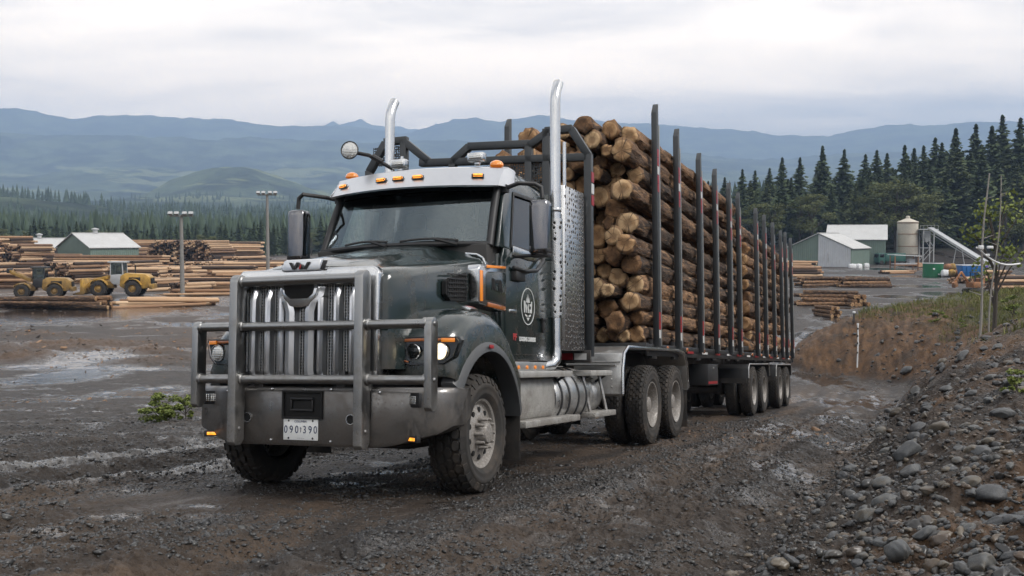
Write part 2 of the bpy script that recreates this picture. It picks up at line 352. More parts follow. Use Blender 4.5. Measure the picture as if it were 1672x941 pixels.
    # yard things
    for nm,c,rg,v in (('green_siding',(.10,.16,.125),.6,.15),('white_siding',(.50,.51,.52),.6,.06),('pale_roof',(.44,.445,.45),.5,.2),('rust_spot',(.23,.12,.07),.8,.3),('grey_blue',(.24,.28,.32),.55,.1),
        ('concrete_pale',(.46,.42,.35),.75,.25),('machine_yellow',(.40,.235,.055),.55,.35),('machine_dirty',(.27,.165,.055),.6,.4),('machine_grey',(.38,.39,.40),.5,.2),('green_tank',(.012,.13,.055),.4,.15),('blue_tank',(.02,.13,.36),.4,.12),
        ('pole_grey',(.21,.20,.185),.7,.25),('dead_bark',(.26,.245,.225),.85,.35),('galvanised',(.40,.41,.41),.5,.15),('truck_green',(.03,.10,.08),.5,.2),('purple_plastic',(.10,.05,.28),.5,.1),('cover_white',(.68,.69,.69),.6,.08),('old_orange',(.42,.17,.05),.7,.3)):
        simple(nm,c,rg,var=v,scale=.9 if 'siding' in nm or 'roof' in nm else 3.)
    for nm in ('green_siding','white_siding','pale_roof','grey_blue'):
        pass
    m=Mat('rock'); r=m.rand(); n=m.noise(1.6,6,.65); n2=m.noise(14.,5,.7)
    c=m.ramp(m.math('ADD',m.math('MULTIPLY',n,.55),m.math('MULTIPLY',r,.5)),[(.2,(.022,.023,.025)),(.45,(.046,.049,.053)),(.62,(.072,.075,.075)),(.75,(.088,.074,.055)),(.9,(.080,.052,.032))])
    c=m.mix(m.ramp(n2,[(.5,0.),(.75,.5)]),c,(.16,.155,.145)); m.set(Base_Color=c,Roughness=m.math('ADD',.30,m.math('MULTIPLY',n2,.4)),Normal=m.bump(n2,.25,.02)); MATS['rock']=m.m
    m=Mat('pebbles'); a=m.attr('tone'); n=m.noise(25.,4); c=m.ramp(m.math('ADD',m.math('MULTIPLY',a,.85),m.math('MULTIPLY',n,.15)),[(.1,(.014,.0135,.0135)),(.4,(.029,.029,.0295)),(.62,(.055,.055,.053)),(.78,(.070,.046,.029)),(.95,(.125,.108,.082))])
    m.set(Base_Color=c,Roughness=.36); MATS['pebbles']=m.m
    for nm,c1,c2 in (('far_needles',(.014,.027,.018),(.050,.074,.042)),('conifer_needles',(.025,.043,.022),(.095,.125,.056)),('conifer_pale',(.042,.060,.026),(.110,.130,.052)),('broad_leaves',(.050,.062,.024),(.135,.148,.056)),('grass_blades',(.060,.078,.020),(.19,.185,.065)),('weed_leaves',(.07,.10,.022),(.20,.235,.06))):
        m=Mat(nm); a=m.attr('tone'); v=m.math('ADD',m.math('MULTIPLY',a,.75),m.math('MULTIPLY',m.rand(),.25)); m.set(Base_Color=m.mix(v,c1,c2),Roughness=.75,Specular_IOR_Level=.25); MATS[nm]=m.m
    simple('trunk_bark',(.06,.05,.042),.9,var=.3)
mk_materials()
# ============================================================ TERRAIN
BANK=[(-.9,-6),(.15,1.5),(.75,3.6),(1.42,5.56),(1.78,6.6),(2.7,8.7),(4.2,12.),(7.5,20.),(11.2,29),(14.5,36.5),(17.9,44.6),(17.2,46.3),(16.2,47.8),(14.6,49.4),(13.9,51.5),(15.,55.),(20,60),(34,66),(90,76),(90,-30),(0,-30)]
BKX=np.array([p[0] for p in BANK]); BKY=np.array([p[1] for p in BANK])
def bank_d(x,y):
    """distance inside (+) / outside (-) the foot of the bank"""
    best=np.full(x.shape,1e9); ins=np.zeros(x.shape,bool); n=len(BANK)
    for i in range(n):
        ax,ay=BANK[i]; bx,by=BANK[(i+1)%n]; dx,dy=bx-ax,by-ay
        t=np.clip(((x-ax)*dx+(y-ay)*dy)/(dx*dx+dy*dy),0,1)
        best=np.minimum(best,np.hypot(x-ax-t*dx,y-ay-t*dy))
        c=((ay>y)!=(by>y))
        with np.errstate(divide='ignore',invalid='ignore'):
            xi=(bx-ax)*(y-ay)/((by-ay) if by!=ay else 1e-9)+ax
        ins^=(c&(x<xi))
    return np.where(ins,best,-best)
TT=math.tan(TILT); ZP0=CAMZ-HC/math.cos(TILT)
def blobs(x,y,L):
    s=np.zeros(x.shape)
    for u,v,ru,rv,a in L:
        p=G(u,v) if v<606 else pl(u,v); q=G(u+ru,v) if v<606 else pl(u+ru,v); p2=G(u,v+rv) if v<606 else pl(u,v+rv)
        dx=abs(q[0]-p[0]); dy=max(abs(p2[1]-p[1]),.15)
        s=np.maximum(s,a*np.exp(-(((x-p[0])/dx)**2+((y-p[1])/dy)**2)))
    return s
def pl(u,v):
    d=ray(u,v); return CAM+d*((G0-CAM@ZT)/(d@ZT))
def base_z(x,y):
    yy=np.where(y<-2,-2+(y+2)*.25,y); zp=ZP0-TT*yy; zy=.12*fbm(x/18+3,y/18+1,3)
    k=1.3; h=np.clip(.5+.5*(zp-zy)/k,0,1); z=zy*(1-h)+zp*h+k*h*(1-h)
    # rising ground: added slope behind the camera, then under the forest behind the mill
    z=z+5*sstep(-12,-42,y)  # unseen slope, added to darken reflections in the chrome and cut frontal light
    z=z+4.2*sstep(248,275,y+.0*x)*sstep(10,45,x)+sstep(270,520,y)*sstep(20,120,x)*14
    z=z+np.clip((np.hypot(x,y)-420)*.012,0,20)*sstep(400,460,np.hypot(x,y))
    return z
XF,YF=np.array(XT),np.array(YT)
HEAPS=[(120,566,130,9,.45),(40,585,90,8,.4),(230,575,70,7,.4),(60,548,60,4,.35),(330,560,60,7,.3),(260,590,70,7,.25),(1232,470,20,3,.3)]
PUDDLES=[(40,512,70,5,1.),(200,620,150,5,.9),(110,640,80,4,.9),(60,655,60,4,.95),(230,648,70,4,.9),(330,530,70,4,.9),(150,605,150,4,.7),(270,662,40,3,.8),(300,700,60,4,.4),
    (60,600,80,4,.7),(20,690,50,4,.5),(180,855,60,6,.8),(90,880,60,6,.55),(560,790,60,5,.6),(620,772,90,4,.6),(660,800,70,5,.5),(330,830,60,5,.5),(420,905,70,8,.35),
    (1400,660,60,14,.75),(1340,720,60,20,.85),(1280,770,50,22,.75),(1390,690,40,14,.8),(1200,810,60,20,.5),(1330,640,45,8,.7),(1180,870,60,18,.45),(1330,600,25,6,.8),(1400,625,60,5,.5),(1240,720,50,8,.5),(1150,730,40,6,.4),
    (1450,440,50,3,.8),(1500,452,60,2.5,.8),(1490,468,70,3,.7),(1470,485,60,4,.7),(1420,520,60,5,.9),(1330,545,50,5,.7),(1370,535,60,3,.6),(1560,480,70,4,.7),(1640,470,50,4,.8),(1620,487,60,3,.8),(1310,575,40,5,.6),(660,660,40,8,.8),(870,680,30,10,.7)]
def ground(x,y,detail=True):
    x=np.asarray(x,float); y=np.asarray(y,float)
    z=base_z(x,y); d=bank_d(x,y); r=np.hypot(x,y)
    nb=fbm(x*.45,y*.45,4)
    dd=np.clip(d+.35*nb,0,None)
    hmax=(1.05+2.85*sstep(9,33,y))*(1+.15*fbm(x/7,y/7,3))
    bank=hmax*(1-np.exp(-dd/(1.7+1.6*sstep(9,33,y))))
    z=z+bank
    # truck coordinates of the ground point, for the wheel ruts
    tx=(x-OT[0])*XT[0]/np.hypot(XT[0],XT[1])+(y-OT[1])*XT[1]/np.hypot(XT[0],XT[1])
    ty=(x-OT[0])*YT[0]/np.hypot(YT[0],YT[1])+(y-OT[1])*YT[1]/np.hypot(YT[0],YT[1])
    inb=sstep(-.1,.4,d); near=1-sstep(60,110,r)
    wob=.18*fbm(tx*.2,ty*.0+2,2)
    rut=np.zeros(x.shape); ridge=np.zeros(x.shape)
    for c,wd,dp in ((1.1,.27,.085),(-1.1,.27,.10),(2.6,.3,.06),(.45,.20,.04),(-3.2,.32,.085),(-5.1,.3,.08),(3.9,.3,.055),(-2.3,.20,.05),(-4.1,.22,.05),(3.2,.18,.05),(5.0,.3,.06),(-6.6,.3,.07)):
        q=(ty-c-wob)/wd; rut+=dp*np.exp(-q**2); ridge+=dp*.55*np.exp(-((np.abs(q)-1.7)/.6)**2)
    under=np.exp(-(np.maximum(0,np.abs(ty)-1.5)/.6)**2)*sstep(-27,-24,tx)*(1-sstep(1.2,3.5,tx))
    z=z+(ridge*1.0-rut)*(1-inb)*near*(1-.85*under)
    pud=blobs(x,y,PUDDLES) if detail else np.zeros(x.shape)
    rough=(1-.75*under)*(1-.88*sstep(.35,.75,pud+.25*nb))
    if detail:
        n1=fbm(x*1.3,y*1.3,3); n2=fbm(x*5.,y*5.,3); n3=fbm(x*16.,y*16.,2)
        lump=np.maximum(n2,-.15)
        z=z+near*rough*(.06*n1+.065*lump*(1-.7*sstep(25,90,r))+.052*(.45-np.abs(n3))*(1-sstep(14,32,r)))*(1-inb*.2)
        z=z+inb*(.16*fbm(x*1.1,y*1.1,4)+.06*n2+sstep(24,34,y)*(.16*(.5-np.abs(fbm(x*1.6+3,y*.9,4)))+.10*n2))
        # heaps of trampled bark and mud in the yard
        hp=blobs(x,y,HEAPS); z=z+hp*(.75+.5*n1+.25*n2)
    return z,d,tx,ty,rut
def band(tab,x): return np.interp(x,[t[0] for t in tab],[t[1] for t in tab])
def make_ground():
    A=np.concatenate([np.linspace(-180,-40,60,endpoint=False),np.linspace(-40,-30,60,endpoint=False),np.linspace(-30,30,820,endpoint=False),np.linspace(30,40,60,endpoint=False),np.linspace(40,180,60,endpoint=False)])
    A=np.radians(A); na=len(A)
    Rr=np.concatenate([np.geomspace(.6,4.,40,endpoint=False),np.geomspace(4.,30,820,endpoint=False),np.geomspace(30.,70,200,endpoint=False),np.geomspace(70,420,170,endpoint=False),np.geomspace(420,1600,30)]); nr=len(Rr)
    aa,rr=np.meshgrid(A,Rr); x=(rr*np.sin(aa)).ravel(); y=(rr*np.cos(aa)).ravel()
    z,d,tx,ty,rut=ground(x,y)
    V=np.stack([x,y,z],1); V=np.vstack([V,[[0,0,float(ground(np.array([0.]),np.array([0.]))[0][0])]]])
    i=np.arange(nr-1)[:,None]*na+np.arange(na)[None,:]; j=np.arange(nr-1)[:,None]*na+((np.arange(na)+1)%na)[None,:]
    Q=np.stack([i,j,j+na,i+na],-1).reshape(-1,4)
    c=len(V)-1; T=np.stack([np.arange(na),(np.arange(na)+1)%na,np.full(na,c),np.full(na,c)],1)[:, [1,0,2,3]]
    me=npmesh('ground',V,Q[:,::-1],[mat_ground()])
    r=np.hypot(x,y); n=fbm(x*.6,y*.6,4); nf=fbm(x*2.2,y*2.2,3)
    wet=np.clip(blobs(x,y,PUDDLES)*(1.5+.9*n+.5*nf),0,1)
    str_=fbm(tx*.10+5,ty*1.1,4); wet=np.maximum(wet,np.clip(rut*6*(.4+.9*n),0,.75)*(1-sstep(40,70,r)))
    yardw=sstep(38,60,r)*np.clip(.05+1.9*fbm(x*.13+8,y*.25,5),0,1)*.8; wet=np.maximum(wet,yardw); wx,wy=x+9*fbm(x*.03,y*.03,2),y+14*fbm(x*.03+7,y*.03,2); trk=1-np.abs(fbm(wx*.045+3,wy*.07,3))*3.2; wet=np.maximum(wet,sstep(.70,.95,trk)*sstep(45,70,r)*.9*(.5+.7*n)); wet=np.maximum(wet,np.clip(-.08+1.5*fbm(x*1.4+31,y*1.4,5),0,.6)*(1-sstep(45,70,r)))
    wet=wet*(1-sstep(-.3,.3,d))*(1-blobs(x,y,HEAPS))
    brown=np.clip(blobs(x,y,HEAPS)*1.6,0,1)
    tan=np.exp(-((ty+.6+.8*n)/1.5)**2)*sstep(-2,4,tx)*(1-sstep(30,40,r))*(.65+.9*n)+.45*np.exp(-((ty-2.6)/1.2)**2)*(1-sstep(30,50,r))*np.clip(.5+n,0,1)
    stk=fbm(tx*.14+3,ty*2.6+n*.6,4)
    tan=np.maximum(tan,np.exp(-((ty-1.6)/2.6)**2)*(1-sstep(38,48,r))*np.clip(.7+1.1*stk+.4*n,0,1)); tan=np.maximum(tan,np.exp(-((ty+1.2)/1.6)**2)*sstep(-2,3,tx)*np.clip(.75+1.2*stk,0,1))
    lane=sstep(1.5,2.6,ty)*(1-sstep(6.5,9,ty))*(1-sstep(38,60,r)); wet=np.maximum(wet,sstep(-9,-7,ty)*(1-sstep(-2,-1,ty))*(1-sstep(16,24,r))*np.clip(-.15+1.9*str_,0,.85)); wet=np.maximum(wet,lane*np.clip(.22+1.7*str_+.5*nf,0,.95)*(1-sstep(-.4,.2,d)))
    soil=sstep(-.2,.5,d)*sstep(20,34,y+.0*x)*1.
    soil=np.maximum(soil,sstep(.0,1.2,d)*np.clip(.42+1.6*fbm(x*.45+4,y*.45,4),0,.9))
    debris=sstep(50,80,r)*np.clip(.5+1.3*fbm(x*.05+2,y*.05+7,4),0,1)*sstep(0,-20,x+.0*y)
    turf=sstep(2.2,4.5,d)*np.clip(.55+1.6*fbm(x*.3+9,y*.3,3),0,1)*sstep(14,26,y); turf=np.maximum(turf,sstep(262,275,y)*sstep(10,30,x)); turf=np.maximum(turf,np.maximum(sstep(330,400,r),sstep(-14,-22,y)))  # turf also covers the added slope behind the camera
    for nm,a in (('wet',wet),('brown',brown),('tan',np.clip(tan,0,1)),('soil',soil),('debris',debris),('turf',np.clip(turf,0,1)),('streak',np.clip(.5+.9*stk,0,1)*(1-sstep(45,70,r))+.5*sstep(45,70,r)),('stony',sstep(-1.2,.2,d)*(1-soil))):
        at=me.attributes.new(nm,'FLOAT','POINT'); at.data.foreach_set('value',np.append(a,0).astype(np.float32))
    o=obj('ground',me); tag(o,kind='structure'); return o
def mat_ground():
    m=Mat('ground'); n1=m.noise(.8,8,.65); n2=m.noise(6.,7,.7); n3=m.noise(38.,5,.7); n4=m.noise(2.3,6,.6,1.)
    v=m.voro(22.,scl=(1,1,1)); v2=m.voro(9.)
    dark=m.ramp(m.math('ADD',m.math('MULTIPLY',n1,.5),m.math('MULTIPLY',n2,.5)),[(.3,(.0125,.0098,.0084)),(.48,(.033,.0260,.0215)),(.6,(.064,.050,.040)),(.75,(.112,.088,.070))])
    grit=m.ramp(n3,[(.5,0.),(.68,1.)]); c=m.mix(m.math('MULTIPLY',grit,.5),dark,(.095,.086,.078))
    c=m.mix(m.math('MULTIPLY',m.ramp(n2,[(.3,.4),(.6,1.)]),m.attr('tan'),clamp=True),c,m.mix(n4,(.070,.046,.031),(.165,.112,.072)))
    c=m.mix(m.math('SUBTRACT',1.,m.attr('streak'),clamp=True),c,m.mix(.62,c,(.012,.010,.009)))
    br=m.mix(n3,(.055,.032,.019),(.26,.14,.066)); c=m.mix(m.attr('brown'),c,m.mix(n4,br,(.055,.038,.027)))
    so=m.mix(m.ramp(n4,[(.35,0.),(.65,1.)]),m.mix(n3,(.040,.023,.013),(.080,.046,.026)),m.mix(n3,(.10,.050,.021),(.20,.108,.047)))
    so=m.mix(m.ramp(n1,[(.52,0.),(.64,.55)]),so,(.034,.028,.023)); c=m.mix(m.attr('soil'),c,so)
    chips=m.ramp(v2,[(.12,1.),(.3,0.)]); c=m.mix(m.math('MULTIPLY',m.attr('debris'),m.math('ADD',.25,m.math('MULTIPLY',chips,.4)),clamp=True),c,m.mix(n4,(.11,.062,.034),(.28,.165,.09)))
    c=m.mix(m.math('MULTIPLY',m.attr('turf'),.85),c,m.mix(n2,(.022,.03,.010),(.075,.085,.028)))
    wt=m.ramp(m.math('ADD',m.attr('wet'),m.math('MULTIPLY',m.math('SUBTRACT',n2,.5),.55)),[(.30,0.),(.62,1.)])
    c=m.mix(m.math('MULTIPLY',wt,.45),c,(.028,.025,.023))
    st=m.attr('stony')
    rg=m.math('SUBTRACT',m.math('ADD',.42,m.math('MULTIPLY',n2,.35)),m.math('MULTIPLY',wt,.56)); rg=m.math('MAXIMUM',rg,.07)
    h=m.math('ADD',m.math('ADD',m.math('MULTIPLY',n2,.9),m.math('MULTIPLY',n3,.35)),m.math('MULTIPLY',v,.35))
    h=m.math('MULTIPLY',h,m.math('SUBTRACT',1.,m.math('MULTIPLY',wt,.95)))
    m.set(Base_Color=c,Roughness=rg,Specular_IOR_Level=m.math('ADD',.35,m.math('MULTIPLY',wt,.35)),Normal=m.bump(h,1.,.07)); return m.m
make_ground()

RIDGE=[(-900,196),(-400,186),(0,182),(40,183),(80,190),(130,200),(165,192),(220,193),(280,197),(340,200),(420,206),(500,211),(600,215),(670,221),(700,212),(740,202),(775,197),(815,203),(880,191),(940,196),(1000,200),(1060,205),(1100,208),(1150,211),(1250,222),(1320,226),(1355,224),(1440,210),(1540,206),(1672,199),(1900,190),(2600,200)]
MIDR=[(-900,225),(0,222),(120,224),(240,229),(330,231),(420,226),(520,228),(640,238),(760,236),(900,232),(1100,250),(1280,258),(1400,256),(1672,250),(2600,248)]
FARP=[(-900,240),(340,204),(378,199),(420,207),(500,212),(530,208),(546,200),(556,207),(575,203),(592,200),(610,209),(660,214),(720,222),(900,240),(2600,240)]
def hillz(x,y):
    rr=np.hypot(x,y); aa=np.arctan2(x,y)
    u=CX+F*np.tan(np.clip(aa,-.9,.9))
    fac=1/np.cos(np.clip(aa,-.75,.75))               # a pixel row is a plane, not a cone
    def zv(v,r): return CAMZ+(HZ-v)/F*r/fac
    hill=np.exp(-((u-330)/95)**2)*46+np.exp(-((u-430)/90)**2)*36+np.exp(-((u-480)/150)**2)*8
    K=[(600,np.full(u.shape,388.)),(900,371+7*np.sin(u/170)),(1250,band([(-900,322),(0,322),(120,334),(220,348),(400,354),(600,355),(1672,330),(2600,330)],u)),(1700,350+0*u),(2300,330+6*np.sin(u/90+1)),
       (2700,334-hill),(3300,312+5*np.sin(u/140)),(4300,283+5*np.sin(u/120+2)+4*np.sin(u/47)),(5600,band(MIDR,u)+3*np.sin(u/60)),(6200,band(MIDR,u)+10),(7600,band(RIDGE,u)),(8200,band(RIDGE,u)+12),(9000,band(FARP,u)),(9500,band(FARP,u)+30)]
    z=np.zeros(u.shape); ks=[k for k,_ in K]; zs=[zv(v,k) for k,v in K]
    for i in range(len(K)-1):
        m_=(rr>=ks[i])&(rr<=ks[i+1]); t=(rr-ks[i])/(ks[i+1]-ks[i]); t=t*t*(3-2*t)
        z=np.where(m_,zs[i]*(1-t)+zs[i+1]*t,z)
    z=z+fbm(x/420,y/420,4)*np.clip(rr*.0065,0,32)*sstep(700,1500,rr)+fbm(x/60,y/60,3)*np.clip(rr*.003,1.5,13)
    return np.where(rr<760,z-14*(1-sstep(600,760,rr)),z)
def make_hills():
    A=np.concatenate([np.linspace(-180,-42,90,endpoint=False),np.linspace(-42,42,760,endpoint=False),np.linspace(42,180,90,endpoint=False)]); na=len(A); A=np.radians(A)
    Rr=np.geomspace(600,9500,190); nr=len(Rr); aa,rr=np.meshgrid(A,Rr); x=rr*np.sin(aa); y=rr*np.cos(aa); z=hillz(x,y)
    V=np.stack([x.ravel(),y.ravel(),z.ravel()],1)
    i=np.arange(nr-1)[:,None]*na+np.arange(na)[None,:]; j=np.arange(nr-1)[:,None]*na+((np.arange(na)+1)%na)[None,:]
    Q=np.stack([i,i+na,j+na,j],-1).reshape(-1,4)
    m=Mat('hills'); n=m.noise(.005,8,.68); nn_=m.noise(.03,6,.7); a=m.noise(.0032,5,.6,1.,vec=m.vec(scl=(.6,1.5,1)))
    c=m.mix(nn_,(.010,.017,.012),(.028,.040,.026)); c=m.mix(m.ramp(n,[(.44,0.),(.58,.9)]),c,(.085,.11,.06))
    mead=m.ramp(m.math('MULTIPLY',m.ramp(a,[(.54,0.),(.60,1.)]),m.attr('valley')),[(.25,0.),(.6,1.)]); c=m.mix(m.math('MULTIPLY',mead,.75),c,m.mix(nn_,(.12,.16,.07),(.22,.22,.12)))
    m.set(Base_Color=c,Roughness=.95,Specular_IOR_Level=.1,Normal=m.bump(nn_,.8,14.))
    me=npmesh('hills',V,Q,[m.m]); val=sstep(1900,2300,rr)*(1-sstep(4300,5200,rr))
    at=me.attributes.new('valley','FLOAT','POINT'); at.data.foreach_set('value',val.ravel().astype(np.float32))
    tag(obj('hills',me),kind='structure')
make_hills()
HAZE_D=2.2e-4
def make_haze():
    b_=M(); b_.b2((-9800,-9800,-40),(9800,9900,1250)); 
    m=bpy.data.materials.new('haze'); m.use_nodes=True; t=m.node_tree; t.nodes.clear(); o=t.nodes.new('ShaderNodeOutputMaterial')
    v=t.nodes.new('ShaderNodeVolumePrincipled'); v.inputs['Density'].default_value=HAZE_D; v.inputs['Color'].default_value=(.46,.66,1.0,1); v.inputs['Anisotropy'].default_value=0.
    t.links.new(v.outputs[0],o.inputs['Volume']); ob=b_.build('haze',m,None,smooth=0); tag(ob,'thin pale blue haze filling the valley towards the mountains',None,kind='stuff')
make_haze()
# ============================================================ WHEELS
def tyre_mesh(name,r,wd,rin,blocks=46,rows=5,bd=.016,chunky=True):
    b=M(); h=wd/2; rc=r-bd
    prof=[(rin,-h*.78),(rin+.02,-h*.86),(rin+.07,-h*.99),((rin+rc)/2+.02,-h*1.02),(rc-.06,-h*.97),(rc-.025,-h*.93),(rc,-h*.80),(rc+.003,-h*.3),(rc+.003,h*.3),(rc,h*.80),(rc-.025,h*.93),(rc-.06,h*.97),((rin+rc)/2+.035,h*1.02),((rin+rc)/2+.03,h*1.035),((rin+rc)/2+.005,h*1.035),((rin+rc)/2,h*1.02),(rin+.07,h*.99),(rin+.055,h*1.0),(rin+.045,h*.98),(rin+.02,h*.86),(rin,h*.78)]
    b.lathe(prof,n=72)
    pitch=2*math.pi/blocks
    for k in range(rows):
        yc=-h*.86+(k+.5)*(2*h*.86/rows); bw=2*h*.86/rows*.42
        for i in range(blocks):
            a=(i+(.5 if k%2 else 0))*pitch+random.uniform(-.01,.01)
            edge=(k in(0,rows-1)); da=pitch*.40
            out=[]
            for ring,(rr,sc) in enumerate(((rc-.01,1.),(r,.86))):
                for (sa,sy) in ((-1,-.55),(-.45,-1),(.45,-1),(1,-.55),(1,.55),(.45,1),(-.45,1),(-1,.55)):
                    A=a+sa*da*sc; R1=rr-(.02 if edge and (sy*(1 if k else -1))>0 and ring else 0)
                    out.append((R1*math.cos(A),yc+sy*bw*sc*1.04,R1*math.sin(A)))
            b.add(out,[tuple(range(8,16))]+[(q,(q+1)%8,8+(q+1)%8,8+q) for q in range(8)])
            if edge:                                     # shoulder lug running down the side wall
                s=-1 if k==0 else 1; y0=s*h*.90; vs=[]
                for rr,yy,w_ in ((r-.018,y0,.8),(r-.075,s*h*1.015,.6)):
                    for sa in(-1,1): vs.append((rr*math.cos(a+sa*da*w_),yy,rr*math.sin(a+sa*da*w_)))
                vs2=[(p[0]*.97,p[1]-s*.012,p[2]*.97) for p in vs]
                b.add(vs+vs2,[(0,1,3,2),(4,6,7,5),(0,4,5,1),(2,3,7,6),(0,2,6,4),(1,5,7,3)])
    return b.mesh(name,[MATS['rubber']],0,38)
def steer_rim():
    b=M(); h=.15
    b.lathe([(.285,-h*.8),(.285,h*.55),(.30,h*.72),(.325,h*.80),(.335,h*.88),(.325,h*.93),(.305,h*.86),(.290,h*.66),(.265,h*.60),(.20,h*.74),(.165,h*.80),(.155,h*.82),(.115,h*.82),(.105,h*1.0),(.098,h*1.32),(.085,h*1.42),(.05,h*1.45),(0,h*1.45)],n=64)
    for i in range(10):
        a=2*math.pi*(i+.5)/10; b.lathe([(.026,h*.58),(.026,h*.79),(0,h*.795)],c=(.222*math.cos(a),-.006,.222*math.sin(a)),n=14,m=1)
        a=2*math.pi*i/10; b.lathe([(.021,h*.7),(.021,h*.98),(.017,h*1.05),(.014,h*1.36),(.009,h*1.44),(0,h*1.44)],c=(.136*math.cos(a),0,.136*math.sin(a)),n=10)
    return b.mesh('rim',[MATS['rim_metal'],MATS['dark_void']],0,35)
def drive_rim():
    b=M(); h=.14
    b.lathe([(.30,-h),(.30,h*.5),(.325,h*.8),(.345,h*.88),(.345,h*.95),(.33,h*.93),(.312,h*.7),(.296,h*.35),(.285,-h*.35),(.265,-h*.55),(.21,-h*.40),(.17,-h*.2),(.165,-h*.1),(.12,-h*.1),(.115,h*.55),(.10,h*.62),(0,h*.62)],n=56)
    for i in range(10):
        a=2*math.pi*(i+.5)/10; b.lathe([(.028,-h*.6),(.028,-h*.36),(0,-h*.355)],c=(.232*math.cos(a),0,.232*math.sin(a)),n=12,m=1)
        a=2*math.pi*i/10; b.lathe([(.018,-h*.2),(.018,h*.1),(0,h*.1)],c=(.145*math.cos(a),0,.145*math.sin(a)),n=8)
    return b.mesh('rim',[MATS['rim_metal'],MATS['dark_void']],0,35)
ME_TF=tyre_mesh('steer_tyre',.558,.36,.325,30,4,.026); ME_TD=tyre_mesh('drive_tyre',.60,.285,.34,40,5,.020)
ME_RS=steer_rim(); ME_RD=drive_rim()
def wheel(parent,x,y,r,kind,outer):
    """the rim carries its tyre as a sub-part"""
    rm=obj('wheel',ME_RS if kind=='steer' else ME_RD,parent); rm.location=(x,y,r)
    s=1 if outer>0 else -1
    rm.rotation_euler=(0,random.uniform(0,6),0) if s>0 else (0,random.uniform(0,6),math.pi)
    t=obj('tyre',ME_TF if kind=='steer' else ME_TD,rm); t.rotation_euler=(0,random.uniform(0,1),0); return rm

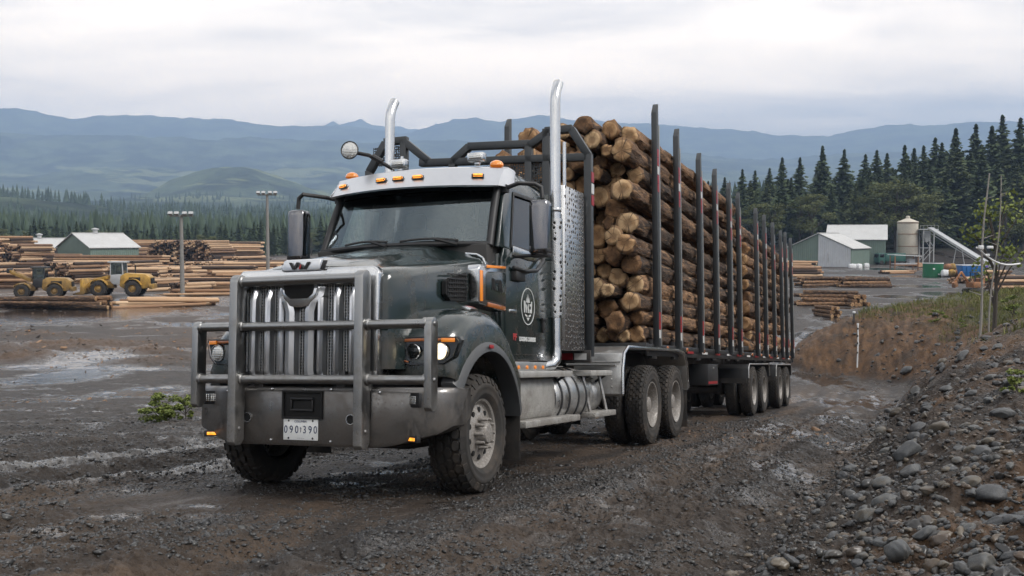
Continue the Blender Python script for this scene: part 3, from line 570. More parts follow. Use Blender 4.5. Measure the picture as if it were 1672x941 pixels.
# ============================================================ TRACTOR
def build_truck():
    T=thing('logging_truck','dark green conventional logging truck with a tall bull bar and twin chrome exhaust stacks','truck',mw=FR)
    A=MATS; Y0=.05
    P=lambda n,b,m,par=T,bev=.006,sm=42,seg=2:b.build(n,A[m] if isinstance(m,str) else [A[q] for q in m],par,bev,sm,seg)
    # --- chassis
    b=M()
    for s in(-1,1):
        b.box((-4.0,s*.43,.98),(10.0,.09,.30)); 
        b.bar((.55,s*.43,.62),(-1.2,s*.43,.62),.1,.06)
    for x in(.7,-1.5,-3.2,-5.2,-6.5,-7.4,-8.9): b.box((x,0,.97),(.12,.8,.22))
    b.tube([(-.15,-1.0,.52),(-.15,-.5,.44),(-.15,.5,.44),(-.15,1.0,.52)],.07)
    for x in(-6.5,-8.1): b.tube([(x,-1.1,.60),(x,1.1,.60)],.10); b.lathe([(.0,-.2),(.2,-.14),(.23,0),(.2,.14),(0,.2)],(x,0,.60),(1,0,0),20)
    b.box((0.25,0,1.15),(1.0,.75,.55)); b.box((-1.8,0,1.0),(2.0,.7,.35))
    b.box((.55,0,.62),(.1,1.9,.18)); b.tube([(-2,.0,.75),(-6.3,.0,.70)],.06)
    P('chassis',b,'frame_black')
    b=M(); b.box((-7.3,0,1.24),(1.1,.9,.10)); b.lathe([(0,.03),(.5,.03),(.52,0),(.52,-.05),(0,-.05)],(-7.3,0,1.35),(0,0,1),28); P('fifth_wheel',b,'frame_black')
    # --- bumper
    b=M(); rings=[]
    for y,x,zb,zt in ((-1.30,.62,.72,.975),(-1.285,.72,.66,.985),(-1.20,.83,.60,.99),(-.86,.97,.50,.99),(-.70,1.02,.475,.99),(-.66,1.035,.475,.99),(.76,1.035,.475,.99),(.80,1.02,.475,.99),(.96,.97,.50,.99),(1.30,.83,.60,.99),(1.385,.72,.66,.985),(1.40,.62,.72,.975)):
        rings.append([(x-.30,y*.98,zb),(x-.02,y,zb),(x,y,zb+.03),(x,y,zt-.05),(x-.012,y,zt-.02),(x-.04,y,zt),(x-.30,y*.98,zt)])
    b.loft(rings); bp=P('bumper',b,'bumper_metal',bev=0,sm=35)
    # bolts and seams belong to the bumper
    b=M()
    for y in(-.60,.70): b.box((1.034,y,.735),(.012,.012,.50))
    for y,z in((-.57,.96),(-.57,.53),(.67,.96),(.67,.53),(-.26,.97),(.36,.97),(-.74,.95),(.84,.95),(-.26,.52),(.36,.52)): b.lathe([(0,.012),(.011,.009),(.015,0)],(1.034,y,z),(1,0,0),10)
    P('bolt_row',b,'chrome',bp,0)
    b=M(); b.ringpanel([(1.036,-.19+Y0,.71),(1.036,.23+Y0,.71),(1.036,.23+Y0,.96),(1.036,-.19+Y0,.96)],[(1.036,-.17+Y0,.73),(1.036,.21+Y0,.73),(1.036,.21+Y0,.94),(1.036,-.17+Y0,.94)],(.022,0,0))
    b.b2((1.030,-.17+Y0,.73),(1.039,.21+Y0,.94)); b.b2((1.039,-.10+Y0,.78),(1.062,.14+Y0,.80),1); b.b2((1.039,-.10+Y0,.88),(1.066,.14+Y0,.90),1); b.b2((1.039,-.10+Y0,.80),(1.058,-.08+Y0,.88),1); b.b2((1.039,.12+Y0,.80),(1.058,.14+Y0,.88),1)
    P('tow_pocket',b,('dark_void','black_plastic'),bp,.004)
    for y in(-.52,.56): 
        b=M(); b.lathe([(0,.004),(.036,.004),(.038,.012),(.046,.012),(.048,0)],(1.035,y,.715),(1,0,0),20); b.m[:20]=[1]*20; P('tow_hole',b,('chrome','dark_void'),bp,0)
    for s,y in((-1,-1.00),(1,1.10)):
        q=.905; an=math.atan2(.14,.34)*(-s); rot=Matrix.Rotation(an,3,'Z'); c=Vector((q+.008,y,.885))
        b=M(); b.box(c,(.03,.20,.125),rot); b.box(c+rot@Vector((.012,0,0)),(.02,.14,.08),rot,1); P('fog_light',b,('black_plastic','lens_clear'),bp,.006)
        b=M(); c=Vector((q-.005,y-s*.02,.552)); b.box(c,(.04,.20,.055),rot); b.box(c+rot@Vector((.018,0,0)),(.012,.15,.035),rot,1); P('marker_lamp',b,('black_plastic','amber_lit'),bp,.004)
    b=M(); b.b2((1.037,-.175+Y0,.525),(1.045,.185+Y0,.71)); pl_=P('licence_plate',b,'plate_white',T,.003)
    for c,y in (('0',-.145),('9',-.088),('0',-.031),('3',.051),('9',.108),('0',.162)): text(c,.094,A['ink_blue'],pl_,'plate_number',(1.0465,y+Y0-.003,.615),(0,1,0),(0,0,1),.001,sx=.82)
    text('\u2020',.05,A['ink_blue'],pl_,'plate_mark',(1.0465,.008+Y0,.62),(0,1,0),(0,0,1),.001)
    text('COLUMBIA',.026,A['ink_blue'],pl_,'plate_mark',(1.0465,.005+Y0,.688),(0,1,0),(0,0,1),.001)
    text('- \u2013\u2013 \u2013 -',.024,A['ink_blue'],pl_,'plate_mark',(1.0465,.005+Y0,.544),(0,1,0),(0,0,1),.001)
    for y,z in((-.12,.695),(.13,.695),(-.12,.542),(.13,.542)): b=M(); b.lathe([(0,.004),(.008,.003),(.01,0)],(1.045,y+Y0,z),(1,0,0),8); P('plate_screw',b,'black_plastic',pl_,0)
    # --- bull bar
    BB=None
    def post(y,z0,z1,x0,x1,wd):
        b=M(); n=8; h=(x1-x0)/2; cx_=(x0+x1)/2
        poly=[(x0,z0+.05),(x0+.04,z0),(x1-.03,z0),(x1,z0+.03)]+[(cx_+h*math.cos(math.pi*k/n),z1-h+h*math.sin(math.pi*k/n)) for k in range(n+1)]
        b.prism(poly,'y',y-wd/2,y+wd/2); return b
    BB=P('bull_bar',post(-.58,.47,2.0,1.055,1.20,.085),'steel_bar',T,.008)
    P('bar_post',post(.72,.47,2.0,1.055,1.20,.085),'steel_bar',BB,.008)
    for y in(-1.03,1.36): P('bar_post',post(y,.80,1.585,1.03,1.16,.07),'steel_bar',BB,.008)
    for z,y0,y1,r in((1.935,-.54,.68,.044),(1.53,-1.0,1.33,.040),(1.06,-1.0,1.33,.040)):
        b=M(); xx=1.125 if z>1.9 else 1.115; b.tube([(xx,y0,z),(xx,y1,z)],r,18)
        for y in((-.535,.675) if z>1.9 else (-.99,-.63,-.535,.675,.77,1.32)): b.lathe([(r+.012,-.012),(r+.012,.012),(r,.02)],(xx,y,z),(0,1,0),18)
        P('cross_bar',b,'steel_bar',BB,0)
    b=M()
    for y in(-1.03,1.36):
        for z in(1.53,1.06): b.lathe([(0,.012),(.02,.009),(.022,0)],(1.10,y+.035,z),(0,1,0),10)
    for y in(-.58,.72):
        b.box((1.03,y,.95),(.1,.05,.35)); b.lathe([(0,.012),(.018,.009),(.02,0)],(1.13,y+.043,.62),(0,1,0),10)
    P('bar_bracket',b,'steel_bar',BB,.004)
    # --- grille
    b=M(); o=[(.95,-.70,1.05),(.95,.80,1.05),(.93,.80,1.99),(.925,.74,2.05),(.925,-.64,2.05),(.93,-.70,1.99)]; i=[(.955,-.60,1.10),(.955,.62,1.10),(.945,.62,1.86),(.945,.57,1.90),(.945,-.55,1.90),(.945,-.60,1.86)]
    b.ringpanel(o,i,(-.12,0,0)); gr=P('grille',b,'chrome',T,.014,50,3)
    b=M(); b.b2((.80,-.63,1.08),(.81,.65,1.92)); P('grille_back',b,'dark_void',gr,0)
    b=M(); z=1.11
    while z<1.90: b.b2((.870,-.61,z),(.879,.63,z+.011)); z+=.027
    y=-.60
    while y<.62: b.b2((.879,y,1.09),(.888,y+.011,1.91)); y+=.027
    P('grille_mesh',b,'steel_bar',gr,0,0)
    for y in(-.50,-.34,-.19,.22,.385,.545):
        b=M(); b.loft([[(.87,y-.032,zz_),(.945+q,y-.022,zz_),(.955+q,y-.008,zz_),(.955+q,y+.010,zz_),(.93+q,y+.028,zz_),(.87,y+.034,zz_)] for zz_,q in((1.10,0),(1.14,.02),(1.78,.015),(1.87,-.035))]); P('grille_bar',b,'visor_metal',gr,0,30)
    for s in(-1,1):
        b=M(); yc=.02
        b.loft([[(.87,yc+s*(a-.05),zz_),(.96+q,yc+s*(a-.045),zz_),(.975+q,yc+s*a,zz_),(.96+q,yc+s*(a+.05),zz_),(.87,yc+s*(a+.06),zz_)] for zz_,a,q in((1.09,.10,0),(1.15,.10,.01),(1.66,.10,.01),(1.74,.125,.01),(1.80,.19,.0),(1.88,.19,-.03))]); P('grille_bar',b,'visor_metal',gr,0,30)
    b=M(); b.prism([(-.17,1.885),(.21,1.885),(.19,1.78),(.12,1.71),(.05,1.695),(-.01,1.695),(-.08,1.71),(-.15,1.78)],'x',.93,.985); P('grille_centre',b,'chrome',gr,.012)
    b=M(); b.prism([(-.145,1.90),(.185,1.90),(.165,1.82),(.11,1.775),(-.07,1.775),(-.125,1.82)],'x',.98,.994); P('grille_duct',b,'dark_void',gr,.004)
    # emblem plate on the nose
    b=M(); b.loft([[(.90,y0,2.03),(.958,y0,2.03),(.95,y1,2.12),(.90,y1,2.14)] for y0,y1 in((-.20,-.18),(.21,.21))]); ep=P('emblem_plate',b,'visor_metal',T,.008)
    def slab(yz,mat,nm='emblem',x=.956,t=.012,par=None):
        b=M(); b.prism(yz,'x',x,x+t); return P(nm,b,mat,par or ep,.002)
    def stroke(ya,za,yb,zb,wd,mat,x=.957): slab([(ya-wd/2,za),(ya+wd/2,za),(yb+wd/2,zb),(yb-wd/2,zb)],mat,x=x)
    for (a,c,d,e) in((-.10,2.105,-.06,2.04),(-.02,2.105,-.06,2.04),(-.02,2.105,.015,2.04),(.095,2.105,.055,2.04)): stroke(a,c,d,e,.030,'black_plastic')
    stroke(.02,2.085,.0,2.04,.016,'decal_red',.962); stroke(.025,2.085,.045,2.04,.016,'black_plastic',.962)
    stroke(.262,2.115,.232,2.035,.045,'black_plastic',.945); 
    gr.location.x=.065; ep.location.x=.055
    # --- hood
    b=M(); rings=[]
    for x,zc,zs,w in((.93,2.035,1.98,.80),(.915,2.075,2.0,.83),(.86,2.105,2.03,.855),(.5,2.20,2.09,.89),(0.,2.30,2.17,.92),(-.4,2.375,2.225,.95),(-.8,2.435,2.29,.985),(-1.02,2.455,2.34,1.01)):
        cx_=-.22 if x<-.5 else 0
        half=[(0,zc),(.22,zc-.004),(.38,zc-.016),(.47,zc-.032),(.54,zc-.062),(.60,zc-.070),(w-.14,zs+.008),(w-.05,zs-.012),(w-.015,zs-.045),(w,zs-.10),(w,1.7),(w,1.15)]
        ring=[(x+(.30*(1-(abs(y)/w)**2) if x<-.7 else 0)*(1 if x<-.9 else .5),-y+Y0*.4,z) for y,z in half[::-1]]+[(x+(.30*(1-(y/w)**2) if x<-.7 else 0)*(1 if x<-.9 else .5),y+Y0*.4,z) for y,z in half[1:]]
        rings.append(ring)
    b.loft(rings); hd=P('hood',b,'paint',T,0,32)
    b=M(); b.box((-.02,.0,2.0),(.01,.01,.01))
    for s in(-1,1):                                       # chrome hood latch strap over the rear corner
        b=M(); pts=[(-.86,s*.76,2.345),(-.86,s*.90,2.328),(-.855,s*.968,2.285),(-.85,s*1.0,2.20),(-.83,s*1.0,2.14)]
        for p,q in zip(pts,pts[1:]): b.bar((p[0],p[1]+Y0*.4,p[2]),(q[0],q[1]+Y0*.4,q[2]),.085,.022,up=(0,s*.6,.8))
        P('hood_strap',b,'chrome',hd,.004)
        b=M(); y=s*.958+Y0*.4; b.prism([(.06,1.98),(-.40,2.10),(-.42,1.82),(-.05,1.80),(.06,1.86)],'y',y-.03,y+.012); b.m[:]=[0]*len(b.m)
        for k in range(6):
            z=1.83+k*.042; b.bar((.03,y+s*.018,z+.01),(-.40,y+s*.018,z+.035),.016,.012,1)
        for k in range(9):
            x_=.02-k*.05; b.bar((x_,y+s*.014,1.83),(x_,y+s*.014,2.0-.0+.02*k*.4),.012,.010,1)
        P('side_vent',b,('dark_void','black_plastic'),hd,0)
    # --- fenders
    def arc(cx_,cz,r,a0,a1,n): return [(cx_+r*math.cos(R_(a0+(a1-a0)*k/n)),cz+r*math.sin(R_(a0+(a1-a0)*k/n))) for k in range(n+1)]
    WX=-.15
    for s in(-1,1):
        def fr(outer,y): return [(x,y,z) for x,z in outer]
        inn=arc(WX,.57,.74,43,158,14)                     # front foot to rear foot
        out=[(.66,1.09),(.665,1.22),(.655,1.38),(.63,1.46),(.53,1.56),(.38,1.64),(.18,1.70),(-.05,1.725),(-.28,1.715),(-.48,1.66),(-.66,1.56),(-.80,1.42),(-.90,1.22),(-.955,1.0),(-.96,.86)]
        def insr(k):                                      # crown the top edge
            return [(x-(.0 if z<1.3 else k*.35*(1 if x>WX else -1)),z-(k if z>1.35 else k*(z-1.0)/.35 if z>1.0 else 0)) for x,z in out]
        rings=[]
        for y,k in((.70,.03),(.92,0.),(1.10,.004),(1.20,.022),(1.26,.055),(1.30,.11),(1.315,.16)):
            o_=insr(k); xf=-.09*max(0,(y-.85)/.46)**2; ring=[(x+(xf if x>.4 else 0),s*y+(.03 if s>0 else .0),z) for x,z in o_]
            ii=[(x,s*y+(.03 if s>0 else 0),z) for x,z in inn[::-1]]
            rings.append(ring+ii)
        b=M(); b.loft(rings); fd=P('front_fender',b,'paint',T,0,40)
        b=M(); a1=arc(WX,.57,.735,25,172,18); a2=arc(WX,.57,.86,32,168,18)
        yo=s*1.345+(.03 if s>0 else 0); yi=s*1.20
        rings=[[(p[0],yi,p[1]),(p[0],yo-s*.03,p[1]),(p[0]*.98+q[0]*.02,yo,p[1]*.9+q[1]*.1),(p[0]*.3+q[0]*.7,yo-s*.015,p[1]*.3+q[1]*.7),(q[0],yo-s*.06,q[1]),(q[0],yi,q[1])] for p,q in zip(a1,a2)]
        b.loft(rings); P('fender_flare',b,'flare_grey',fd,0,40)
        b=M(); b.box((-.98,s*1.12,.60),(.015,.42,.75)); P('mud_flap',b,'rubber',fd,.004)
        b=M(); b.box((-.02,s*1.20,1.715),(.16,.10,.03),Matrix.Rotation(-.25*s,3,'X')); b.box((-.02,s*1.203,1.727),(.12,.07,.02),Matrix.Rotation(-.25*s,3,'X'),1); P('fender_lamp',b,('chrome','decal_red'),fd,.006)
        b=M(); y=s*1.365+(.03 if s>0 else 0); b.box((-.12,y-s*.01,1.36),(.09,.012,.035)); P('flare_badge',b,'reflect_red',fd,.003)
        # headlight
        yy=lambda v:s*v+(.03 if s>0 else 0)
        X=lambda v:.668-.09*max(0,(v-.85)/.46)**2
        pts=[(.70,1.42),(1.02,1.432),(1.33,1.43),(1.35,1.40),(1.30,1.26),(1.22,1.20),(.92,1.185),(.84,1.205),(.72,1.31),(.70,1.34)]
        def hp(k,off,sc=1.):
            cy_0,cz_0=1.03,1.31
            return [(X(cy_0+(v-cy_0)*sc)+off,yy(cy_0+(v-cy_0)*sc),cz_0+(z-cz_0)*sc) for v,z in pts]
        b=M(); n=len(pts); r0=hp(0,-.04,1.06); r1=hp(0,.012,1.05); r2=hp(0,.016,.985); r3=hp(0,.006,.96)
        b.loft([r0,r1,r2,r3]); b.m=[0]*len(b.m); b.m[2*n:3*n]=[1]*n
        hl=P('headlight',b,('dark_glass','visor_metal'),fd,0,30)
        def lampd(v,z,r,mat,nm):
            b=M(); b.lathe([(0,.018),(r*.6,.016),(r*.92,.010),(r,.0)],(X(v)+.008,yy(v),z),(1,-.05*s,0),24); b.lathe([(r*.98,.004),(r*1.05,.018),(r*1.14,.012),(r*1.16,0)],(X(v)+.008,yy(v),z),(1,-.05*s,0),24,m=1); P(nm,b,(mat,'chrome'),hl,0)
        lampd(.945,1.305,.062,'dark_glass','headlight_lens'); lampd(1.185,1.305,.070,'lamp_lit' if s>0 else 'lens_clear','headlight_lens')
        b=M()
        for (v0,z0,v1,z1) in((.73,1.40,1.02,1.408),(1.02,1.408,1.31,1.408),(.73,1.325,.85,1.225),(.85,1.225,.90,1.212)):
            b.bar((X(v0)+.018,yy(v0),z0),(X(v1)+.018,yy(v1),z1),.012,.026 if z0>1.35 else .015)
        P('indicator_strip',b,'dim_amber',hl,.003)
        b=M(); b.bar((X(1.2)+.024,yy(1.2),1.405),(X(1.315)+.024,yy(1.315),1.405),.012,.036); P('indicator_lamp',b,'amber',hl,.003)
    # nose sheet between grille and fenders
    b=M()
    for s in(-1,1): 
        b=M(); b.loft([[(x,s*.66+Y0*.4,z),(x,s*.72+Y0*.4,z),(x-.2,s*.72+Y0*.4,z),(x-.2,s*.66+Y0*.4,z)] for x,z in((.70,1.02),(.72,1.2),(.74,1.9))]); P('nose_panel',b,'paint',hd,.01)
    # --- cab
    b=M(); yb=1.10
    for s in(-1,1):
        b.prism([(-1.05,1.24),(-1.05,2.30),(-1.10,2.42),(-2.56,2.42),(-2.56,1.24)],'y',s*1.06,s*yb)
        def sp(x,z): t=(z-2.42)/.85; return (x,s*(yb-.10*max(0,t)),z)
        b.ringpanel([sp(-.96,2.42),sp(-1.37,3.24),sp(-2.50,3.27),sp(-2.56,2.42)],[sp(-1.30,2.47),sp(-1.54,3.06),sp(-2.20,3.08),sp(-2.20,2.47)],(0,-s*.045,0))
    b.b2((-2.60,-1.06,1.24),(-2.56,1.06,3.22)); b.b2((-2.56,-1.06,1.26),(-1.0,1.06,1.30)); b.b2((-1.08,-1.06,1.3),(-1.04,1.06,2.36))
    cab=P('cab',b,'paint',T,.008,45)
    def roof(x,zc,w): 
        h=[(0,zc),(.5,zc-.008),(w-.15,zc-.025),(w-.05,zc-.06),(w,zc-.13)]
        q=-.30*max(0,min(1,(x+2.2)/.8)); return [(x+q*y*y,-y,z) for y,z in h[::-1]]+[(x+q*y*y,y,z) for y,z in h[1:]]+[(x+q*.9,w-.06,zc-.14),(x+q*.9,-w+.06,zc-.14)]
    b=M(); b.loft([roof(-1.09,3.27,.98),roof(-1.16,3.33,1.0),roof(-1.6,3.385,1.01),roof(-2.1,3.39,1.01),roof(-2.42,3.37,1.01),roof(-2.58,3.28,1.0),roof(-2.60,3.2,.99)]); P('roof',b,'paint',cab,0,40)
    def wb(y): return (-.68-.24*y*y,y,2.455)
    def wt(y): return (-1.06-.22*y*y,y*.95,3.20)
    ys=[-1.02+2.04*k/16 for k in range(17)]
    b=M(); g=[]
    V=[]; 
    for k in range(7):
        t=k/6; V.append([tuple(wb(y)[c]*(1-t)+wt(y)[c]*t for c in range(3)) for y in ys])
    b.loft([r for r in V],caps=False,closed=False); P('windshield',b,'glass',cab,0,60)
    b=M(); 
    for s in(-1,1): b.tube([Vector(wb(s*1.01))+Vector((0,0,-.03)),Vector(wb(s*1.01))*.5+Vector(wt(s*1.01))*.5+Vector((.01,0,0)),wt(s*1.01)],.042,10)
    b.tube([Vector(wb(y))+Vector((.005,0,-.01)) for y in ys],.028,8); P('windshield_frame',b,'black_plastic',cab,0)
    b=M(); b.loft([[tuple(wb(y)[c]*(1-t)+wt(y)[c]*t+(.012 if c==0 else 0) for c in range(3)) for y in ys] for t in(.80,.86,.93,1.0)],caps=False,closed=False); P('tint_shadow_band',b,'dark_glass',cab,0,60)  # dark strip standing in for cab shadow and top tint under the visor
    # wipers
    for y0,y1 in((-.05,-.62),(.72,.10)):
        b=M(); p0=Vector(wb(y0))+Vector((.05,0,-.02)); 
        pts=[]
        for k in range(6):
            t=k/5; yv=y0*(1-t)+y1*t; q=Vector(wb(yv)); q2=Vector(wt(yv)); u_=.035+.03*math.sin(t*3.1); pts.append(q*(1-u_)+q2*u_+Vector((.035,0,0)))
        b.tube(pts,[.013]*6,6); b.tube([p0,pts[2]],.016,6); P('wiper',b,'black_plastic',cab,0)
    # interior
    b=M(); b.loft([[(-.82,y,2.44),(-1.25,y,2.42),(-1.3,y,2.1),(-.9,y,1.9)] for y in(-1.02,1.02)]); b.box((-1.28,.55,2.47),(.14,.40,.08)); b.box((-1.0,-.35,2.45),(.2,.3,.03)); P('dashboard',b,'interior',cab,.02)
    for y in(.55,-.55):
        b=M(); b.box((-1.85,y,1.95),(.5,.52,.16)); b.box((-2.15,y,2.40),(.16,.50,.85),Matrix.Rotation(-.12,3,'Y')); b.box((-2.22,y,2.92),(.12,.28,.22)); P('cab_seat',b,'seat_fabric',cab,.05,60,3)
    b=M(); R1=Matrix.Rotation(-.6,3,'Y'); pts=[Vector((-1.38,.55,2.40))+R1@Vector((0,.23*math.cos(2*math.pi*k/24),.23*math.sin(2*math.pi*k/24))) for k in range(25)]; b.tube(pts,.017,8); b.bar((-1.38,.34,2.40),(-1.38,.76,2.40),.05,.02); b.tube([(-1.38,.55,2.40),(-1.2,.55,2.25)],.04,8); P('steering_wheel',b,'black_plastic',cab,0)
    b=M(); b.box((-1.12,0,3.0),(.02,.26,.07)); P('rear_view_mirror',b,'black_plastic',cab,.01)
    # doors: panel gap lines, window glass, handle, emblem
    for s in(-1,1):
        b=M(); y=s*1.105
        b.prism([(-1.12,1.30),(-1.12,2.30),(-1.30,2.40),(-2.36,2.40),(-2.36,1.42),(-2.28,1.30)],'y',y-s*.006,y+s*.008); dr=P('door',b,'paint',cab,.006)
        sp=lambda x,z:(x,s*(1.085-.10*max(0,(z-2.42)/.85)),z)
        b=M(); b.add([sp(-1.28,2.45),sp(-1.52,3.08),sp(-2.22,3.10),sp(-2.22,2.45)],[(0,1,2,3)]); P('door_window',b,'dark_glass' if s>0 else 'glass',dr,0)
        sp2=lambda x,z:(x,s*(1.112-.10*max(0,(z-2.42)/.85)),z)
        b=M(); b.ringpanel([sp2(-1.27,2.44),sp2(-1.53,3.09),sp2(-2.23,3.11),sp2(-2.23,2.44)],[sp2(-1.31,2.475),sp2(-1.55,3.05),sp2(-2.19,3.07),sp2(-2.19,2.475)],(0,-s*.012,0)); P('window_trim',b,'black_plastic',dr,.004)
        b=M(); b.loft([[(-1.30,s*(1.118),z0),(-1.30,s*1.128,z0),(-1.30,s*1.128,z0+h_),(-1.30,s*1.118,z0+h_)] if False else [(x,s*1.112,z0),(x,s*1.130,z0),(x,s*1.130,z0+h_),(x,s*1.112,z0+h_)] for x,z0,h_ in((-1.30,2.36,.10),(-1.75,2.35,.10),(-2.0,2.36,.09),(-2.16,2.41,.07),(-2.22,2.47,.05))]); P('window_sill',b,'chrome',dr,.004)
        b=M(); b.tube([(-1.24,s*1.15,2.22),(-1.5,s*1.19,2.20),(-1.85,s*1.18,2.24),(-2.1,s*1.16,2.36),(-2.2,s*1.13,2.46)],.025,8); b.box((-1.4,s*1.14,2.14),(.26,.07,.10)); P('door_strap',b,'black_plastic',dr,.008)
        b=M(); b.box((-2.20,s*1.125,1.64),(.06,.03,.17)); b.box((-2.20,s*1.14,1.71),(.14,.03,.035)); P('door_handle',b,'black_plastic',dr,.008)
        if s>0:
            E=lambda nm,poly,mt='decal_white',t=.004:P(nm,(lambda q:(q.prism(poly,'y',1.1135,1.1135+t),q)[1])(M()),mt,dr,0)
            cx_,cz_=-1.75,1.835
            b=M(); b.loft([[(cx_+.205*a*math.cos(2*math.pi*k/40),y_,cz_+.205*c*math.sin(2*math.pi*k/40)) for k in range(40)] for y_,a,c in((1.114,1.,1.),(1.118,1.,1.),(1.118,.94,.95),(1.114,.94,.95))],caps=False); P('door_emblem',b,'decal_white',dr,0)
            sh=lambda L,nm='door_emblem':E(nm,[(cx_-u_,cz_+v_) for u_,v_ in L])
            sh([(-.02,.06),(0,.135),(.02,.06),(.008,.035),(-.008,.035)]); sh([(-.055,.045),(-.03,.10),(-.022,.045)]); sh([(.055,.045),(.03,.10),(.022,.045)])
            for L in ([(-.125,.06),(-.10,.06),(-.085,-.07),(-.115,-.07)],[(-.10,.06),(-.085,.06),(-.03,-.07),(-.055,-.07)],[(-.055,.02),(-.035,.02),(-.03,-.07),(-.055,-.07)],[(.0,.02),(.02,.03),(.03,-.07),(.0,-.07)],[(.125,.06),(.10,.06),(.085,-.07),(.115,-.07)],[(.05,.03),(.085,.03),(.08,.005),(.05,.005)],[(.05,-.03),(.08,-.03),(.08,-.07),(.05,-.07)],[(-.02,.0),(.02,.0),(.0,-.05)]): sh(L)
            for L in ([(-.09,-.085),(-.02,-.10),(-.02,-.12),(-.08,-.105)],[(.09,-.085),(.02,-.10),(.02,-.12),(.08,-.105)],[(-.045,-.125),(.045,-.125),(.0,-.16)]): sh(L)
            text('BF',.10,A['decal_red'],dr,'door_lettering',(-1.37,1.114,1.485),(-1,0,0),(0,0,1),.002,bold=.004)
            text('LOGGING CARRIERS',.062,A['decal_white'],dr,'door_lettering',(-1.74,1.114,1.47),(-1,0,0),(0,0,1),.002,bold=.003,sx=.86)
        # cab sill with lights
        b=M(); b.b2((-2.60,s*1.02,1.10),(-1.0,s*1.10,1.225)); sl_=P('cab_sill',b,'aluminium',cab,.008)
        for x in(-1.25,-1.5,-1.75,-2.0,-2.25): b=M(); b.lathe([(0,.02),(.02,.016),(.024,0)],(x,s*1.10,1.165),(0,s,0),10); P('sill_lamp',b,'amber',sl_,0)
        # air cleaner housing with amber frame
        b=M(); y=s*1.04+Y0*.4; pr=[(-.46,1.80),(-.44,2.14),(-.48,2.19),(-1.12,2.235),(-1.17,2.20),(-1.17,1.80),(-1.10,1.735)]
        b.prism(pr,'y',y-s*.10,y+s*.045); ac=P('air_cleaner',b,'chrome',T,.02,45,3)
        b=M(); b.prism([(-.62,1.84),(-.61,2.10),(-.66,2.13),(-1.10,2.165),(-1.13,2.13),(-1.13,1.82)],'y',y,y+s*.054); P('cleaner_panel',b,'paint',ac,.01)
        b=M(); b.prism([(-.475,1.82),(-.47,2.13),(-.53,2.13),(-.535,1.82)],'y',y,y+s*.056); P('cleaner_lamp',b,'amber',ac,.006)
        b=M(); b.prism([(-.64,2.165),(-1.13,2.20),(-1.13,2.225),(-.64,2.195)],'y',y,y+s*.052); P('cleaner_lamp',b,'amber',ac,.003)
        text('R&R',.15,A['dark_void'],ac,'cleaner_lettering',(-.88,y+s*.056,2.0),(-s,0,-.03*s),(0,0,1),.004,bold=.008)
        b=M(); b.prism([(-.66,1.775),(-1.12,1.755),(-1.14,1.80),(-.66,1.82)],'y',y,y+s*.052); P('cleaner_lamp',b,'dim_amber',ac,.003)
        b=M(); b.box((-1.30,s*1.09,1.76),(.20,.08,.04)); P('cab_step',b,'chrome',cab,.008)
    # visor
    b=M(); ys2=[-1.04+2.08*k/20 for k in range(21)]
    def vr(y): 
        q=.26*y*y; return [(-.80-q,y,3.085),(-.825-q,y,3.09),(-.99-q,y*.985,3.305),(-1.14-q,y*.975,3.345),(-1.14-q,y*.975,3.325),(-1.0-q,y*.98,3.285),(-.845-q,y*.99,3.075)]
    b.loft([vr(y) for y in ys2])
    for s in(-1,1): b.loft([[(-.80-.28,s*1.04,3.085),(-.99-.28,s*1.02,3.305),(-1.14-.28,s*1.01,3.345)],[(-1.32,s*1.075,3.10),(-1.42,s*1.05,3.29),(-1.55,s*1.03,3.33)],[(-1.45,s*1.075,3.14),(-1.52,s*1.05,3.26),(-1.60,s*1.03,3.31)]],caps=False,closed=False)
    vi=P('sun_visor',b,'visor_metal',cab,0,35)
    for y in(-.87,-.28,-.06,.175,.81):
        q=.26*y*y; b=M(); d=Vector((-.165,0,.215)).normalized(); nrm=Vector((.79,0,.61)); c=Vector((-.905-q,y,3.195))+nrm*.010
        X_=Vector((-.52*y,1,0)).normalized(); Z_=(Vector((-.6,0,.8))-X_*X_.dot(Vector((-.6,0,.8)))).normalized(); N_=X_.cross(Z_); rt=Matrix((N_,X_,Z_)).transposed()
        b.box(c,(.012,.135,.052),rt); b.box(c+N_*.012,(.024,.112,.034),rt,1); P('visor_lamp',b,('black_plastic','amber_lit'),vi,.006)
    # roof furniture
    def roofpart(nm,b,m,bev=.01): return P(nm,b,m,cab,bev)
    for y in(.93,-.88):
        b=M(); c=(-1.30,y,3.34); b.lathe([(.075,0),(.075,.02),(.06,.045),(.03,.06),(0,.064)],c,(0,0,1),18); roofpart('roof_beacon',b,'amber',0)
    for y in(.73,-.22):
        b=M(); c=Vector((-1.22,y,3.435)); b.box(c,(.10,.19,.095)); b.box(c+Vector((.048,0,0)),(.02,.15,.06),None,1); b.box(c+Vector((-.02,0,-.06)),(.05,.06,.06)); roofpart('roof_lamp',b,('chrome','lens_clear'))
    b=M(); c=Vector((-1.05,-.76,3.60)); ax=Vector((1,.25,-.02)).normalized(); b.lathe([(0,-.09),(.035,-.085),(.075,-.045),(.098,.0),(.105,.015),(.098,.022),(.09,.015)],c,ax,26); b.lathe([(.091,.015),(.06,.026),(0,.03)],c,ax,26,m=1); sp_=roofpart('spotlight',b,('black_plastic','lens_clear'),0)
    b=M(); b.tube([c-ax*.10,(-1.2,-.6,3.56),(-1.28,-.34,3.40)],.022,8); b.tube([(-1.20,-.56,3.545),(-1.24,-.45,3.48)],.033,8); P('spotlight_arm',b,'black_plastic',sp_,0)
